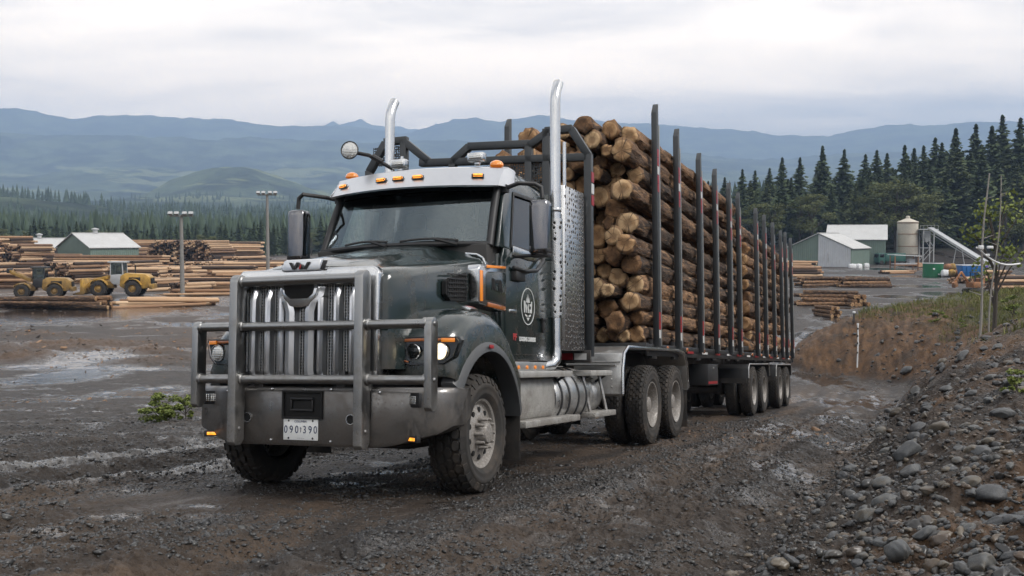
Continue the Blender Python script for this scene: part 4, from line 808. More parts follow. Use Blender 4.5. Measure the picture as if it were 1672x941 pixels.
    # mirrors
    for s in(-1,1):
        yc=s*1.40; xb=-1.40 if s>0 else -1.02
        b=M(); b.loft([[(xb+.13*k,yc-s*.17*j,2.42),(xb+.15*k,yc-s*.175*j,2.50),(xb+.15*k,yc-s*.175*j,2.90),(xb+.12*k,yc-s*.16*j,2.975)] if False else None for k,j in()]) if False else None
        r=[]
        for z,sc in((2.40,.80),(2.425,.97),(2.46,1.),(2.92,1.),(2.965,.96),(2.985,.82)):
            r.append([(xb+.075*sc,yc-.105*sc,z),(xb+.105*sc,yc-.06*sc,z),(xb+.105*sc,yc+.06*sc,z),(xb+.075*sc,yc+.105*sc,z),(xb-.075*sc,yc+.105*sc,z),(xb-.075*sc,yc-.105*sc,z)])
        b.loft([[(q[0],q[1],q[2]-.04) for q in rr] for rr in r]); mi_=P('door_mirror',b,'dark_reflection_chrome',cab,.01,45)
        b=M(); b.box((xb-.08,yc,2.65),(.012,.18,.50)); P('mirror_glass',b,'mirror',mi_,0)
        b=M(); b.box((xb,yc,2.405),(.17,.21,.05)); b.box((xb,yc,2.36),(.11,.2,.05)); P('mirror_base',b,'black_plastic',mi_,.01)
        b=M(); b.tube([(-1.28,s*1.02,3.08),(-1.26,s*1.2,3.125),(xb+.02,yc-s*.06,3.13),(xb,yc+s*.01,3.09),(xb,yc+s*.02,2.97)],.024,8); b.box((-1.28,s*1.03,3.08),(.08,.08,.08)); P('mirror_arm',b,'black_plastic',mi_,0); b=M(); b.tube([(-1.35,s*1.08,2.35),(xb,yc,2.36)],.02,8); P('mirror_arm',b,'black_plastic',mi_,0)
    # --- exhaust
    for s in(-1,1):
        x0=-2.62; y=s*1.13
        b=M(); pts=[(x0,y,1.38),(x0,y,4.34),(x0-.005,y,4.40),(x0-.025,y,4.47),(x0-.065,y,4.54),(x0-.115,y,4.61)]; b.tube(pts,[.063]*6,24,caps=False); b.tube([(x0-.0,y,4.30),(x0-.005,y,4.40),(x0-.025,y,4.47),(x0-.065,y,4.54),(x0-.112,y,4.606)],.056,20,False,1)
        b.lathe([(.064,-.01),(.070,0),(.070,.03),(.064,.04)],(x0,y,3.02),(0,0,1),24)
        ex=P('exhaust_stack',b,('chrome','dark_void'),T,0,50)
        b=M(); n=10; sec=[(x0+  .085*math.cos(R_(a)),y+s*.085*math.sin(R_(a))) for a in np.linspace(-30,180,14)]
        b.loft([[(px,py,1.75) for px,py in sec],[(px,py,2.93) for px,py in sec]],caps=False,closed=False); P('heat_shield',b,'perforated',ex,0,60)
        b=M(); yy=s*1.17
        b.loft([[(x0-.12,yy,z),(x0-.14,yy+s*.03,z),(-3.42,yy+s*.05,z-.0),(-3.52,yy+s*.02,z),(-3.52,yy-s*.04,z),(x0-.12,yy-s*.04,z)] for z in(1.37,3.36)]); P('exhaust_guard',b,'perforated',ex,.006)
        b=M(); b.tube([(x0,y,1.42),(x0,y,1.33),(x0+.02,y,1.25),(x0+.09,y-s*.03,1.19),(x0+.3,y-s*.12,1.16),(x0+.5,y-s*.3,1.12)],.068,18); P('exhaust_elbow',b,'chrome',ex,0)
        b=M(); b.tube([(x0-.33,y,3.36),(x0-.33,y,3.93)],.022,8); P('guard_rod',b,'chrome',ex,0)
    # --- headache rack
    b=M(); X=-3.6; wd=.10
    def seg(a,c,w_=wd): b.bar((X,a[0],a[1]),(X,c[0],c[1]),w_,w_,up=(1,0,0))
    b2_=[((1.23,1.30),(1.23,3.90)),((1.23,3.88),(1.0,4.25)),((1.02,4.25),(.64,4.25)),((.66,4.28),(.66,1.35)),((.68,4.23),(.41,4.07)),((.43,4.10),(-.47,4.14)),((-.45,4.14),(-.70,3.95)),((-1.20,3.97),(1.22,3.86)),
        ((-2.0,1.30),(-2.0,3.92)),((-2.0,3.90),(-1.74,4.30)),((-1.76,4.31),(-1.40,4.31)),((-1.45,4.33),(-1.45,1.35)),((-1.43,4.28),(-1.05,3.97)),((.41,4.1),(.41,1.35)),((-.70,3.97),(-.70,1.35)),((1.22,2.5),(-2.0,2.5)),((1.22,1.40),(-2.0,1.40))]
    for a,c in b2_: seg(a,c)
    rk=P('headache_rack',b,'rack_paint',T,.010)
    b=M(); b.b2((X-.006,-1.99,1.45),(X+.006,.40,3.85)); b.b2((X-.006,.42,2.5),(X+.006,.65,3.85)); b.b2((X-.006,-1.94,3.97),(X+.006,-1.47,4.24))
    mm=Mat('rack_mesh'); v=mm.voro(30.,rand=.4,scl=(0,1,1)); hole=mm.ramp(v,[(.40,1.),(.43,0.)]); tr=mm.t.nodes.new('ShaderNodeBsdfTransparent'); ms=mm.t.nodes.new('ShaderNodeMixShader'); mm.set(Base_Color=(.03,.033,.035),Roughness=.5)
    mm.link(hole,ms.inputs[0]); mm.link(mm.b.outputs[0],ms.inputs[1]); mm.link(tr.outputs[0],ms.inputs[2]); mm.link(ms.outputs[0],mm.out.inputs[0]); A['rack_mesh']=mm.m
    P('rack_mesh',b,'rack_mesh',rk,0)
    b=M(); 
    for z,m_ in((3.6,0),(3.45,1),(3.3,0)): b.b2((X-.055,1.281,z-.07),(X+.045,1.286,z+.06),m_)
    P('reflective_tape',b,('reflect_red','reflect_white'),rk,0)
    b=M(); b.b2((X+.05,.45,1.22),(X+.10,1.27,1.38)); 
    P('light_bar',b,'frame_black',rk,.004)
    b=M()
    for k,y in enumerate((.52,.70,.88,1.06)): b.b2((X+.101,y,1.26),(X+.106,y+.16,1.34),k%2)
    P('reflective_tape',b,('reflect_red','reflect_white'),rk,0)
    # --- side equipment
    for s in(-1,1):
        b=M(); y=s*.86
        rr=[( .52+.0,0)]
        prof=[]
        for a in np.linspace(0,math.pi*2,28,endpoint=False):
            ca,sa=math.cos(a),math.sin(a); k=(abs(ca)**4+abs(sa)**4)**.25; prof.append((s*.84+.30*ca/k,.82+.28*sa/k))
        b.loft([[(-1.32,py,pz) for py,pz in prof],[(-2.55,py,pz) for py,pz in prof]]); P('battery_box',b,'tread_plate',T,.01)
        b=M(); c=(-2.62,s*.80,.80); b.lathe([(0,0),(.33,0),(.355,-.03),(.36,-.05),(.36,-1.33),(.355,-1.36),(.33,-1.40),(0,-1.42)],c,(1,0,0),40)
        tk=P('fuel_tank',b,'tank_metal',T,0,40)
        b=M()
        for x in(-2.74,-3.02,-3.36,-3.66): b.lathe([(.362,-.025),(.372,-.02),(.372,.02),(.362,.025)],(x,s*.80,.80),(1,0,0),40)
        P('tank_strap',b,'black_plastic',tk,0)
        b=M(); b.lathe([(0,0),(.22,0),(.25,-.04),(.25,-.42),(.22,-.46),(0,-.46)],(-4.08,s*.86,.80),(1,0,0),30); P('air_tank',b,'tank_metal',T,0,40)
        for x0,x1,z,yo in((-1.20,-2.88,1.09,1.25),(-1.30,-3.10,.56,1.27),(-3.62,-4.55,1.09,1.24),(-3.72,-4.66,.56,1.26)):
            b=M(); b.b2((x0,s*.86,z-.035),(x1,s*yo,z+.035)); st=P('side_step',b,'tread_plate',T,.008)
            b=M(); 
            for x in(x0-.12,x1+.12): b.bar((x,s*1.18,z-.03),(x,s*.75,z+(.25 if z<1 else -.3)),.03,.03)
            P('step_bracket',b,'black_plastic',st,0)
        for x in(-3.80,-4.5): b=M(); b.bar((x,s*1.17,.58),(x+.1,s*1.10,1.06),.03,.03); P('step_strut',b,'aluminium',T,0)
        # half fenders over the drive axles
        b=M(); cor=[(-4.82,.80),(-4.83,1.15),(-4.90,1.36),(-5.10,1.45),(-6.4,1.455),(-8.2,1.455),(-8.62,1.41),(-8.84,1.22),(-8.93,.80)]
        inn=[(x*1.0+(.03 if x<-6.5 else -.03),z-.03) for x,z in cor]
        cor=cor; b.loft([[(x,s*.60,z) for x,z in cor+inn[::-1]],[(x,s*1.31,z) for x,z in cor+inn[::-1]]]); rf=P('rear_fender',b,'aluminium',T,.006)
        b=M(); b.tube([(x,s*1.31,z) for x,z in cor],.022,8); P('fender_edge',b,'chrome',rf,0)
        b=M(); 
        for x in(-5.35,-5.75): b.b2((x,s*.62,1.456),(x+.03,s*1.30,1.468))
        b.tube([(-4.80,s*.5,1.20),(-4.80,s*1.22,1.20)],.02,8); b.tube([(-4.80,s*.62,1.24),(-4.80,s*1.28,1.24)],.014,8)
        for z in(.9,1.0,1.1): b.lathe([(0,.012),(.014,0)],(-4.82,s*1.15,z),(1,0,0),8)
        P('fender_strap',b,'aluminium',rf,0)
        b=M(); b.box((-8.98,s*.98,.52),(.015,.58,.78)); P('mud_flap',b,'rubber',rf,.004)
        wheel(T,-.15,s*1.135,.545,'steer',s)
        for x in(-6.52,-8.10): wheel(T,x,s*1.155,.60,'drive',s); wheel(T,x,s*.815,.60,'drive',-s)
    b=M(); b.tube([(-3.2,.3,1.3),(-3.6,.3,1.45),(-4.3,.2,1.25),(-5.5,.2,1.35),(-6.5,.1,1.6)],.02,8); b.tube([(-3.2,.1,1.3),(-3.7,.15,1.5),(-4.6,.1,1.22),(-5.6,.0,1.38),(-6.5,-.1,1.6)],.02,8); P('air_hose',b,'black_plastic',T,0)
    b=M(); b.box((-4.0,0,1.16),(1.6,.9,.04)); P('deck_plate',b,'tread_plate',T,.005)
    return T
TRUCK=build_truck()
# ============================================================ TRAILER
def build_trailer():
    T=thing('log_trailer','long black flatbed log trailer with tall stakes carrying two bundles of logs','trailer',mw=FR); A=MATS
    P=lambda n,b,m,par=T,bev=.006,sm=42:b.build(n,A[m] if isinstance(m,str) else [A[q] for q in m],par,bev,sm)
    b=M()
    for s in(-1,1):
        b.box((-15.3,s*.48,1.30),(18.0,.12,.28)); b.box((-15.45,s*1.20,1.475),(18.0,.09,.10)); b.box((-15.45,s*1.20,1.39),(18.0,.05,.10))
    for x in np.arange(-7,-24.4,-1.15): b.box((x,0,1.46),(.14,2.4,.10))
    b.box((-6.4,0,1.46),(.16,2.5,.16)); b.box((-24.5,0,1.42),(.14,2.5,.20)); b.box((-7.3,0,1.42),(1.4,1.0,.08)); b.lathe([(.06,-.2),(.06,.05)],(-7.3,0,1.35),(0,0,1),12)
    P('trailer_frame',b,'frame_black')
    stk=[(-6.93,5.38),(-8.42,5.31),(-10.27,5.25),(-11.82,5.23),(-13.40,5.21),(-14.57,5.18),(-17.16,5.20),(-18.60,5.23),(-20.22,5.24),(-21.88,5.22),(-22.95,5.30),(-24.25,5.28)]
    for s in(-1,1):
        for x,zt in stk:
            b=M(); y=s*1.27; w0,w1=.085,.06
            b.loft([[(x+w,y-s*.045,z),(x-w,y-s*.045,z+(.16 if z>3 else 0)),(x-w,y+s*.045,z+(.16 if z>3 else 0)),(x+w,y+s*.045,z)] for z,w in((1.44,w0),(zt-.16,w1))])
            st=P('stake',b,'rack_paint',T,.006)
            b=M(); b.loft([[(x-.055,y+s*.045,z),(x-.105,y+s*.045,z),(x-.105,y+s*.052,z),(x-.055,y+s*.052,z)] for z in(1.5,zt-.35)]); P('stake_edge',b,'aluminium',st,0)
            b=M(); zz_=4.0+.1*math.sin(x)
            for k in range(5): b.b2((x-.05,y+s*.046,zz_+k*.14),(x+.05,y+s*.0495,zz_+.13+k*.14),[0,0,1,0,0][k] if k!=2 else 1)
            P('reflective_tape',b,('reflect_red','reflect_white'),st,0); b=M()
            for k in range(3): b.b2((x-.05,y+s*.046,1.62+k*.14),(x+.05,y+s*.0495,1.75+k*.14),[1,0,0][k])
            P('reflective_tape',b,('reflect_red','reflect_white'),st,0)
            b=M(); b.prism([(x+.16,1.30),(x-.16,1.30),(x-.12,1.60),(x+.12,1.60)],'y',y-s*.11,y-s*.046); P('stake_pocket',b,'frame_black',st,.006)
        for x in np.arange(-7.7,-24,-1.45): b=M(); b.lathe([(0,.03),(.035,.025),(.045,0)],(x,s*1.245,1.47),(0,s,0),12); P('side_lamp',b,'dim_amber',T,0)
        for k in range(12): b=M(); b.b2((-9.2-k*1.28,s*1.2455,1.41),(-9.2-k*1.28-.5,s*1.248,1.45)); P('reflective_tape',b,('reflect_red','reflect_white')[k%2],T,0)
        # landing leg, tool box, fenders, wheels
        b=M(); b.box((-10.0,s*.75,.95),(.16,.16,.55)); b.box((-10.0,s*.75,.55),(.11,.11,.4)); b.box((-10.0,s*.75,.34),(.3,.3,.03)); b.bar((-10.0,s*.75,1.0),(-10.9,s*.5,1.25),.05,.05); P('landing_leg',b,'frame_black')
        b=M(); b.box((-11.6,s*1.02,1.02),(1.0,.42,.42)); tb=P('tool_box',b,'black_plastic',T,.01)
        b=M(); b.box((-11.6,s*1.235,1.15),(.06,.02,.04)); P('latch',b,'aluminium',tb,.003)
        b=M(); b.b2((-11.1,s*1.2315,.84),(-12.0,s*1.234,.89)); P('reflective_tape',b,'reflect_red',tb,0)
        for xc in(-17.2,-21.88):
            b=M(); cor=[(xc+1.72,.92),(xc+1.70,1.14),(xc+1.58,1.24),(xc-1.52,1.25),(xc-1.62,1.18),(xc-1.68,.95)]; inn=[(x,z-.025) for x,z in cor]
            b.loft([[(x,s*.60,z) for x,z in cor+inn[::-1]],[(x,s*1.30,z) for x,z in cor+inn[::-1]]]); fd=P('wheel_fender',b,'black_plastic',T,.005)
            b=M(); b.tube([(x,s*1.30,z) for x,z in cor],.016,6); P('fender_edge',b,'aluminium',fd,0)
            b=M(); b.box((xc-1.72,s*.98,.6),(.015,.55,.75)); P('mud_flap',b,'rubber',fd,.003)
            b=M(); b.box((xc+1.73,s*.95,.85),(.02,.6,.12)); P('flap_bracket',b,'frame_black',fd,0)
        for x in(-16.36,-18.04,-21.10,-22.66): wheel(T,x,s*1.155,.60,'drive',s); wheel(T,x,s*.815,.60,'drive',-s)
    for x in(-16.36,-18.04,-21.10,-22.66): b=M(); b.tube([(x,-1.1,.6),(x,1.1,.6)],.085); b.box((x,.48,.95),(.3,.12,.9)); b.box((x,-.48,.95),(.3,.12,.9)); P('axle',b,'frame_black',T,.004)
    b=M(); b.tube([(-13.2,.0,1.0),(-14.6,.0,1.0)],.16,16); P('air_tank',b,'frame_black',T,0)
    b=M(); b.bar((-14.1,1.22,1.95),(-16.3,1.22,1.80),.03,.03); b.box((-15.6,1.16,1.62),(1.2,.08,.1)); P('load_binder',b,'frame_black',T,.004)
    return T
build_trailer()

# ============================================================ LOGS
ORD=['zero','first','second','third','fourth','fifth','sixth','seventh','eighth','ninth','tenth','eleventh','twelfth','thirteenth','fourteenth','fifteenth','sixteenth','seventeenth','eighteenth','nineteenth','twentieth']
def ordn(n):
    if n<=20: return ORD[n]
    t=['','','twenty','thirty','forty','fifty','sixty','seventy','eighty','ninety'][n//10]
    return (t+'-'+ORD[n%10]) if n%10 else {'twenty':'twentieth','thirty':'thirtieth','forty':'fortieth','fifty':'fiftieth','sixty':'sixtieth','seventy':'seventieth','eighty':'eightieth','ninety':'ninetieth'}[t]
NS=18
def log_mesh(k,mat='bark',L=40,rag=.0):
    """unit log along -X from 0 to -1 with radius 1 (scaled per log)"""
    r0=np.random.default_rng(100+k); n=NS; xs=np.linspace(0,-1,L); th=np.linspace(0,2*np.pi,n,endpoint=False)
    V=[]; ph=r0.random(4)*6
    for i,x in enumerate(xs):
        ta=1-.10*(-x); rr=ta*(1+.05*np.sin(2*th+ph[0]+x*3)+.03*np.sin(3*th+ph[1]-x*7)+(.085*r0.standard_normal(n)+.05*np.sin(5*th+x*60+ph[0]*3)*np.sin(x*90+ph[1]))*(mat=='bark')+.03*np.sin(x*31+ph[2]))
        bx=.22*np.sin(x*3+ph[3]); V.append(np.stack([np.full(n,x),rr*np.cos(th)+bx,rr*np.sin(th)],1))
    rim=V[0].copy(); V=np.concatenate(V); i=np.arange(L-1)[:,None]*n+np.arange(n); j=np.arange(L-1)[:,None]*n+(np.arange(n)+1)%n
    Q=np.stack([i,j,j+n,i+n],-1).reshape(-1,4)
    b=M(); b.v=[tuple(p) for p in V]; b.f=[tuple(q) for q in Q]; b.m=[0]*len(Q)
    b.f.append(tuple(range((L-1)*n,L*n))); b.m.append(1)
    me=b.mesh('log',[MATS[mat],MATS['cut_wood']],0,60)
    # cut face: three rings, slightly dished and split
    c=M(); cy0=rim[:,1].mean(); cz0=rim[:,2].mean(); rings=[]
    for f,dx in((1.,0.),(.97,.0012),(.6,.0015),(.25,.001)): rings.append([(dx*1.,cy0+(p[1]-cy0)*f,cz0+(p[2]-cz0)*f) for p in rim])
    c.loft(rings,caps=False); c.f.append(tuple(range(3*n,4*n))); c.m.append(0)
    return me,c.mesh('cut_end',[MATS['cut_wood']],0,40)
LOGS=[log_mesh(k) for k in range(6)]; PLOGS=[log_mesh(20+k,'peeled_wood') for k in range(4)]
def add_log(mw,r,L,label,group,kind='bark',i=0,spin=0.):
    lib=LOGS if kind=='bark' else PLOGS; me,ce=lib[i%len(lib)]
    o=obj('log',me); o.matrix_world=mw@Matrix.Rotation(spin,4,'X')@Matrix.Diagonal((L,r,r,1))
    tag(o,label,'log',group); c=obj('cut_end',ce,o); return o
def pack(n,half,rlo,rhi,seed,iters=2400,h0=.9):
    g=np.random.default_rng(seed); r=g.uniform(rlo,rhi,n); y=g.uniform(-half+rhi,half-rhi,n); z=np.arange(n)/n*n*.075*h0+g.uniform(0,.3,n)+r
    o=np.argsort(z); r,y,z=r[o],y[o],z[o]
    for it in range(iters):
        z-=.006*(1 if it<iters*.8 else .3)
        for _ in range(4):
            dy=y[:,None]-y[None]; dz=z[:,None]-z[None]; d=np.hypot(dy,dz)+1e-6; s=(r[:,None]+r[None])*.97; pen=np.clip(s-d,0,None); np.fill_diagonal(pen,0)
            y+=(pen*dy/d).sum(1)*.28; z+=(pen*dz/d).sum(1)*.28
            y=np.clip(y,-half+r,half-r); z=np.maximum(z,r)
    return r,y,z
def layers(z,y,step):
    lay=np.floor(z/step).astype(int); lay=lay-lay.min(); out=[None]*len(z)
    for l in sorted(set(lay)):
        ids=[i for i in range(len(z)) if lay[i]==l]; ids.sort(key=lambda i:-y[i])
        for k,i in enumerate(ids): out[i]=(l,k,len(ids))
    return out
def bundle(n,seed,x0,Lm,nm,grp,rlo,rhi,half=1.19):
    r,y,z=pack(n,half,rlo,rhi,seed); lay=layers(z,y,.27); g=np.random.default_rng(seed+5); nl=max(l for l,_,_ in lay)
    for i in range(n):
        l,k,c=lay[i]
        xs=x0+g.uniform(-.22,.30)+(.05*l*g.uniform(-.4,1)); L=Lm+g.uniform(-.5,.25)
        tilt=g.uniform(-.008,.008); yaw=g.uniform(-.006,.006)
        mw=FR@Matrix.Translation((xs,y[i],1.53+z[i]+.02))@Matrix.Rotation(yaw,4,'Z')@Matrix.Rotation(tilt,4,'Y')
        up='bottom layer' if l==0 else ('top of the heap' if l==nl else ordn(l+1)+' layer up')
        side='by near stakes' if k==0 else ordn(k+1)+' in from near stakes'
        wd='thick' if r[i]>(rlo+rhi)/2+.02 else 'slim' if r[i]<(rlo+rhi)/2-.02 else 'brown'
        add_log(mw,r[i],L,f'{wd} log in {nm}, {up}, {side}',grp,'bark',int(g.integers(6)),g.uniform(0,6))
    return z.max()
_z1=bundle(121,3,-6.45,9.0,'front bundle','logs in the front bundle',.098,.176)
_z2=bundle(78,11,-16.75,8.0,'rear bundle','logs in the rear bundle',.140,.208)
print('bundle heights',_z1,_z2)
# ============================================================ YARD
def gz1(x,y): return float(ground(np.array([float(x)]),np.array([float(y)]))[0][0])
def hit(u,v,rmax=400):
    d=ray(u,v); t=np.geomspace(1.5,rmax,1600); P=CAM[None]+d[None]*t[:,None]; g=ground(P[:,0],P[:,1])[0]; k=np.argmax(P[:,2]<g)
    return P[k] if P[k,2]<g[k] else P[-1]
A=MATS
for _n,_c in (('machine_yellow',(.52,.30,.05)),('machine_dirty',(.34,.20,.05)),('old_orange',(.36,.15,.05))):
    m=Mat(_n); n=m.noise(1.3,6,.7); c=m.mix(m.ramp(n,[(.42,0.),(.62,1.)]),_c,tuple(v*.55 for v in _c)); f=grime(m,c,.55,2.0,.45,2.); A[_n]=m.m
def B(b,n,m,par,bev=.01,sm=42): return b.build(n,A[m] if isinstance(m,str) else [A[q] for q in m],par,bev,sm)
def corrug(name,col,freq):
    m=Mat(name); s=m.sep(); w_=m.math('SINE',m.math('MULTIPLY',m.math('ADD',s[0],s[1]),freq)); n=m.noise(.5,6,.65); st=m.noise(2.,5,.7,vec=m.vec(scl=(1,1,.15)))
    c=m.mix(n,tuple(x*.72 for x in col),tuple(min(1,x*1.12) for x in col)); c=m.mix(m.ramp(st,[(.58,0.),(.75,.55)]),c,(.20,.13,.085)); m.set(Base_Color=c,Roughness=.55,Normal=m.bump(w_,.5,.05)); A[name]=m.m
for nm,c in (('green_siding',(.15,.205,.17)),('white_siding',(.52,.54,.56)),('pale_roof',(.50,.50,.49)),('grey_blue',(.22,.26,.31))): corrug(nm,c,14.)
def gable(name,label,x,y,ang,L,W,eave,ridge,wall,roof,door=None,vent=True,group=None,over=.35,frontmat=None):
    T=thing(name,label,'building',group,(x,y,gz1(x,y)-.1),ang)
    b=M(); b.prism([(0,0),(W,0),(W,eave),(W/2,ridge),(0,eave)],'x',0,L); b.m=[1 if (frontmat and k==0) else 0 for k in range(len(b.m))]
    w_=B(b,'wall',(wall,frontmat or wall),T,0,0)
    s=(ridge-eave)/(W/2); b=M(); o=over
    b.prism([(-o,eave-s*o+.03),(W/2,ridge+.03),(W+o,eave-s*o+.03),(W+o,eave-s*o+.18),(W/2,ridge+.2),(-o,eave-s*o+.18)],'x',-o,L+o); rf=B(b,'roof',roof,T,0,0)
    b=M(); b.box((L/2,W/2,ridge+.22),(L+.8,.5,.08)); B(b,'ridge_cap',roof,rf,0,0)
    if vent: b=M(); b.lathe([(.5,0),(.5,.7),(.75,.75),(.75,.95),(0,1.15)],(L*.45,W/2,ridge+.1),(0,0,1),14); B(b,'roof_vent','galvanised',rf,0)
    for (kind,a,h,wd,z0) in door or []:
        b=M()
        if kind[0]=='f': b.box((a,-.04,z0+h/2),(wd,.1,h))
        else: b.box((-.04,a,z0+h/2),(.1,wd,h))
        B(b,'door' if 'd' in kind else 'window','dark_void' if 'd' in kind else 'dark_glass',T,.02)
    return T
p=G(148,440); gable('green_shed','green sided shed with a broad pale rust-stained roof and ridge vent','x' and p[0],p[1],R_(47.8),10.4,15,4.5,7.35,'green_siding','pale_roof',[('fd',3.,2.4,2.2,.1),('fw',6.5,.9,1.2,1.6),('gd',6.,2.2,3.,.1)])
p=G(1283,436); gable('mill_shed','low mill shed with one white and one green gable half under a worn pale roof',p[0]+13.6,p[1]-2,R_(58),17,14.2,4.1,7.3,'green_siding','pale_roof',[('gd',3.2,2.6,2.,.1)],False,frontmat='green_siding')
sh=[o for o in bpy.data.objects if o.name.startswith('mill_shed')][0]
b=M(); b.prism([(.15,.05),(7.1,.05),(7.1,7.15),(.15,4.05)],'x',-.12,-.02); B(b,'front_panel','white_siding',sh,0,0)
p=G(1362,432); gable('mill_hall','big green mill hall with a patchy pale roof behind the white shed',p[0],p[1]+6,R_(-20),13.5,20,5.9,9.4,'green_siding','pale_roof',[('fd',8.,3.2,3.4,.1),('fw',4.,1,1.6,2.2)],False)
p=G(1245,425); gable('blue_grey_hall','long low blue-grey metal hall between the trailer end and the forest',p[0],p[1]+10,R_(0),16,10,5.5,8.4,'grey_blue','grey_blue',[('fd',9,3,3,.1)],False)
p=G(20,436); gable('lumber_shed','low roofed lumber shed beside the green shed with stacked logs before it',p[0]-2,p[1]+6,R_(30),11.5,9,4.2,6.2,'stack_dark','pale_roof',[('fd',5,2.5,5,.1)],True)
# --- silo, tower, conveyor
p=G(1481,430); T=thing('silo','pale round silo with a conical cap and rust streaks beside the conveyor','silo',None,(p[0],p[1],0))
b=M(); b.lathe([(2.45,2.2),(2.45,10.1),(2.5,10.15)],n=36,ax=(0,0,1)); b.lathe([(2.45,2.2),(.6,.6)],n=36,ax=(0,0,1)); B(b,'silo_wall','concrete_pale',T,0,40)
b=M(); b.lathe([(2.6,10.1),(2.55,10.2),(.5,11.05),(.5,11.5),(.35,11.65),(0,11.7)],n=36,ax=(0,0,1)); B(b,'silo_cap','concrete_pale',T,0,30)
for z in(4.2,7.2,9.9): b=M(); b.lathe([(2.46,z-.08),(2.53,z-.06),(2.53,z+.06),(2.46,z+.08)],n=36,ax=(0,0,1)); B(b,'silo_hoop','rust_spot',T,0)
b=M(); b.bar((-2.6,-.4,0),(-2.6,-.4,8),.08,.08); b.bar((-2.6,.2,0),(-2.6,.2,8),.08,.08)
for z in np.arange(.4,8,.4): b.bar((-2.6,-.4,z),(-2.6,.2,z),.04,.04)
B(b,'ladder','galvanised',T,0,0)
T=thing('hopper_tower','grey steel hopper tower with bracing standing against the pale silo','tower',None,(p[0]+4.1,p[1]-1.5,0))
b=M()
for x in(-1.3,1.3):
    for y in(-1.2,1.2): b.bar((x,y,0),(x,y,8.2),.22,.22)
for y in(-1.2,1.2):
    b.bar((-1.3,y,.6),(1.3,y,3.6),.12,.12); b.bar((1.3,y,4.),(-1.3,y,7.6),.12,.12); b.bar((-1.3,y,3.8),(1.3,y,3.8),.15,.15); b.bar((-1.3,y,7.9),(1.3,y,7.9),.2,.2)
B(b,'tower_frame','galvanised',T,0,0)
b=M(); b.box((0,0,8.3),(4.6,3.,.25)); b.box((-.2,0,7.2),(1.6,1.8,1.4)); b.prism([(-1,6.5),(.6,6.5),(.1,5.2),(-.5,5.2)],'y',-.8,.8); B(b,'hopper','galvanised',T,.03)
b=M()
for x in np.linspace(-2.2,2.2,6): b.bar((x,-1.45,8.4),(x,-1.45,9.3),.05,.05)
b.bar((-2.2,-1.45,9.3),(2.2,-1.45,9.3),.05,.05); B(b,'handrail','galvanised',T,0,0)
t0=np.array([p[0]+4.8,p[1]-2.0,8.6]); q=G(1612,440); t1=np.array([q[0],q[1],1.2])
T=thing('conveyor','long inclined pale conveyor running down from the hopper tower to the tanks','conveyor',None,(0,0,0))
dv=t1-t0; b=M(); sd_=np.cross(dv/np.linalg.norm(dv),[0,0,1]); 
for s in(-1,1): b.bar(t0+sd_*.55*s,t1+sd_*.55*s,.14,.5)
b.bar(t0+sd_*.55-[0,0,.9],t1+sd_*.55-[0,0,.6],.1,.1); b.bar(t0-sd_*.55-[0,0,.9],t1-sd_*.55-[0,0,.6],.1,.1)
for k in range(22):
    a=t0+dv*k/21; b.bar(a-sd_*.6,a-sd_*.6-[0,0,.85],.07,.07)
B(b,'conveyor_frame','galvanised',T,0,0)
b=M(); b.bar(t0+[0,0,.18],t1+[0,0,.18],1.0,.06); B(b,'belt','machine_grey',T,0,0)
b=M(); a=t0+dv*.55
for s in(-1,1): b.bar(a+sd_*.5*s,(a[0]+sd_[0]*1.3*s,a[1]+sd_[1]*1.3*s,-.1),.16,.16)
B(b,'trestle','galvanised',T,0,0)
b=M(); b.box(t1+[0,0,-.3],(2.2,1.8,1.6)); b.box(t1+[-.4,-.95,-.2],(.7,.3,.6)); B(b,'tail_box','machine_grey',T,.05)
# --- tanks, bags, barrel
p=G(1523,451); T=thing('green_tank','round open-topped green tank standing in the yard','tank',None,(p[0],p[1],-.05))
b=M(); b.lathe([(1.62,0),(1.62,2.2),(1.56,2.2),(1.5,.6),(0,.6)],n=40,ax=(0,0,1)); B(b,'tank_wall','green_tank',T,0)
b=M(); b.lathe([(1.56,2.16),(1.68,2.16),(1.68,2.30),(1.56,2.30)],n=40,ax=(0,0,1)); B(b,'tank_rim','cover_white',T,0)
b=M(); b.tube([(.3,-1.6,.4),(.3,-1.9,.4)],.12); b.box((-.5,-1.63,1.3),(.35,.06,.25)); B(b,'tank_valve','cover_white',T,.01)
p=G(1585,453); T=thing('blue_skip','blue open skip with sloping ends and a white rim','skip',None,(p[0],p[1],-.05),R_(4))
b=M(); b.loft([[(-1.6,-.9,.15),(1.6,-.9,.15),(1.6,.9,.15),(-1.6,.9,.15)],[(-2.0,-1.05,2.0),(2.0,-1.05,2.0),(2.0,1.05,2.0),(-2.0,1.05,2.0)]]); B(b,'skip_body','blue_tank',T,.03)
b=M()
for x in(-1.2,-.4,.4,1.2): b.bar((x,-.93,.2),(x,-1.1,1.95),.12,.1)
B(b,'skip_ribs','blue_tank',T,.01)
b=M(); b.ringpanel([(-2.05,-1.1,2.),(2.05,-1.1,2.),(2.05,1.1,2.),(-2.05,1.1,2.)],[(-1.9,-.95,2.),(1.9,-.95,2.),(1.9,.95,2.),(-1.9,.95,2.)],(0,0,.12)); B(b,'skip_rim','cover_white',T,0)
p=G(1608,452); T=thing('purple_drum','purple plastic drum next to the blue skip','drum',None,(p[0],p[1],-.05))
b=M(); b.lathe([(0,0),(.42,0),(.45,.1),(.45,.6),(.47,.65),(.45,.7),(.45,1.3),(.47,1.35),(.45,1.4),(.45,1.9),(.4,2.0),(0,2.0)],n=24,ax=(0,0,1)); B(b,'drum_body','purple_plastic',T,0)
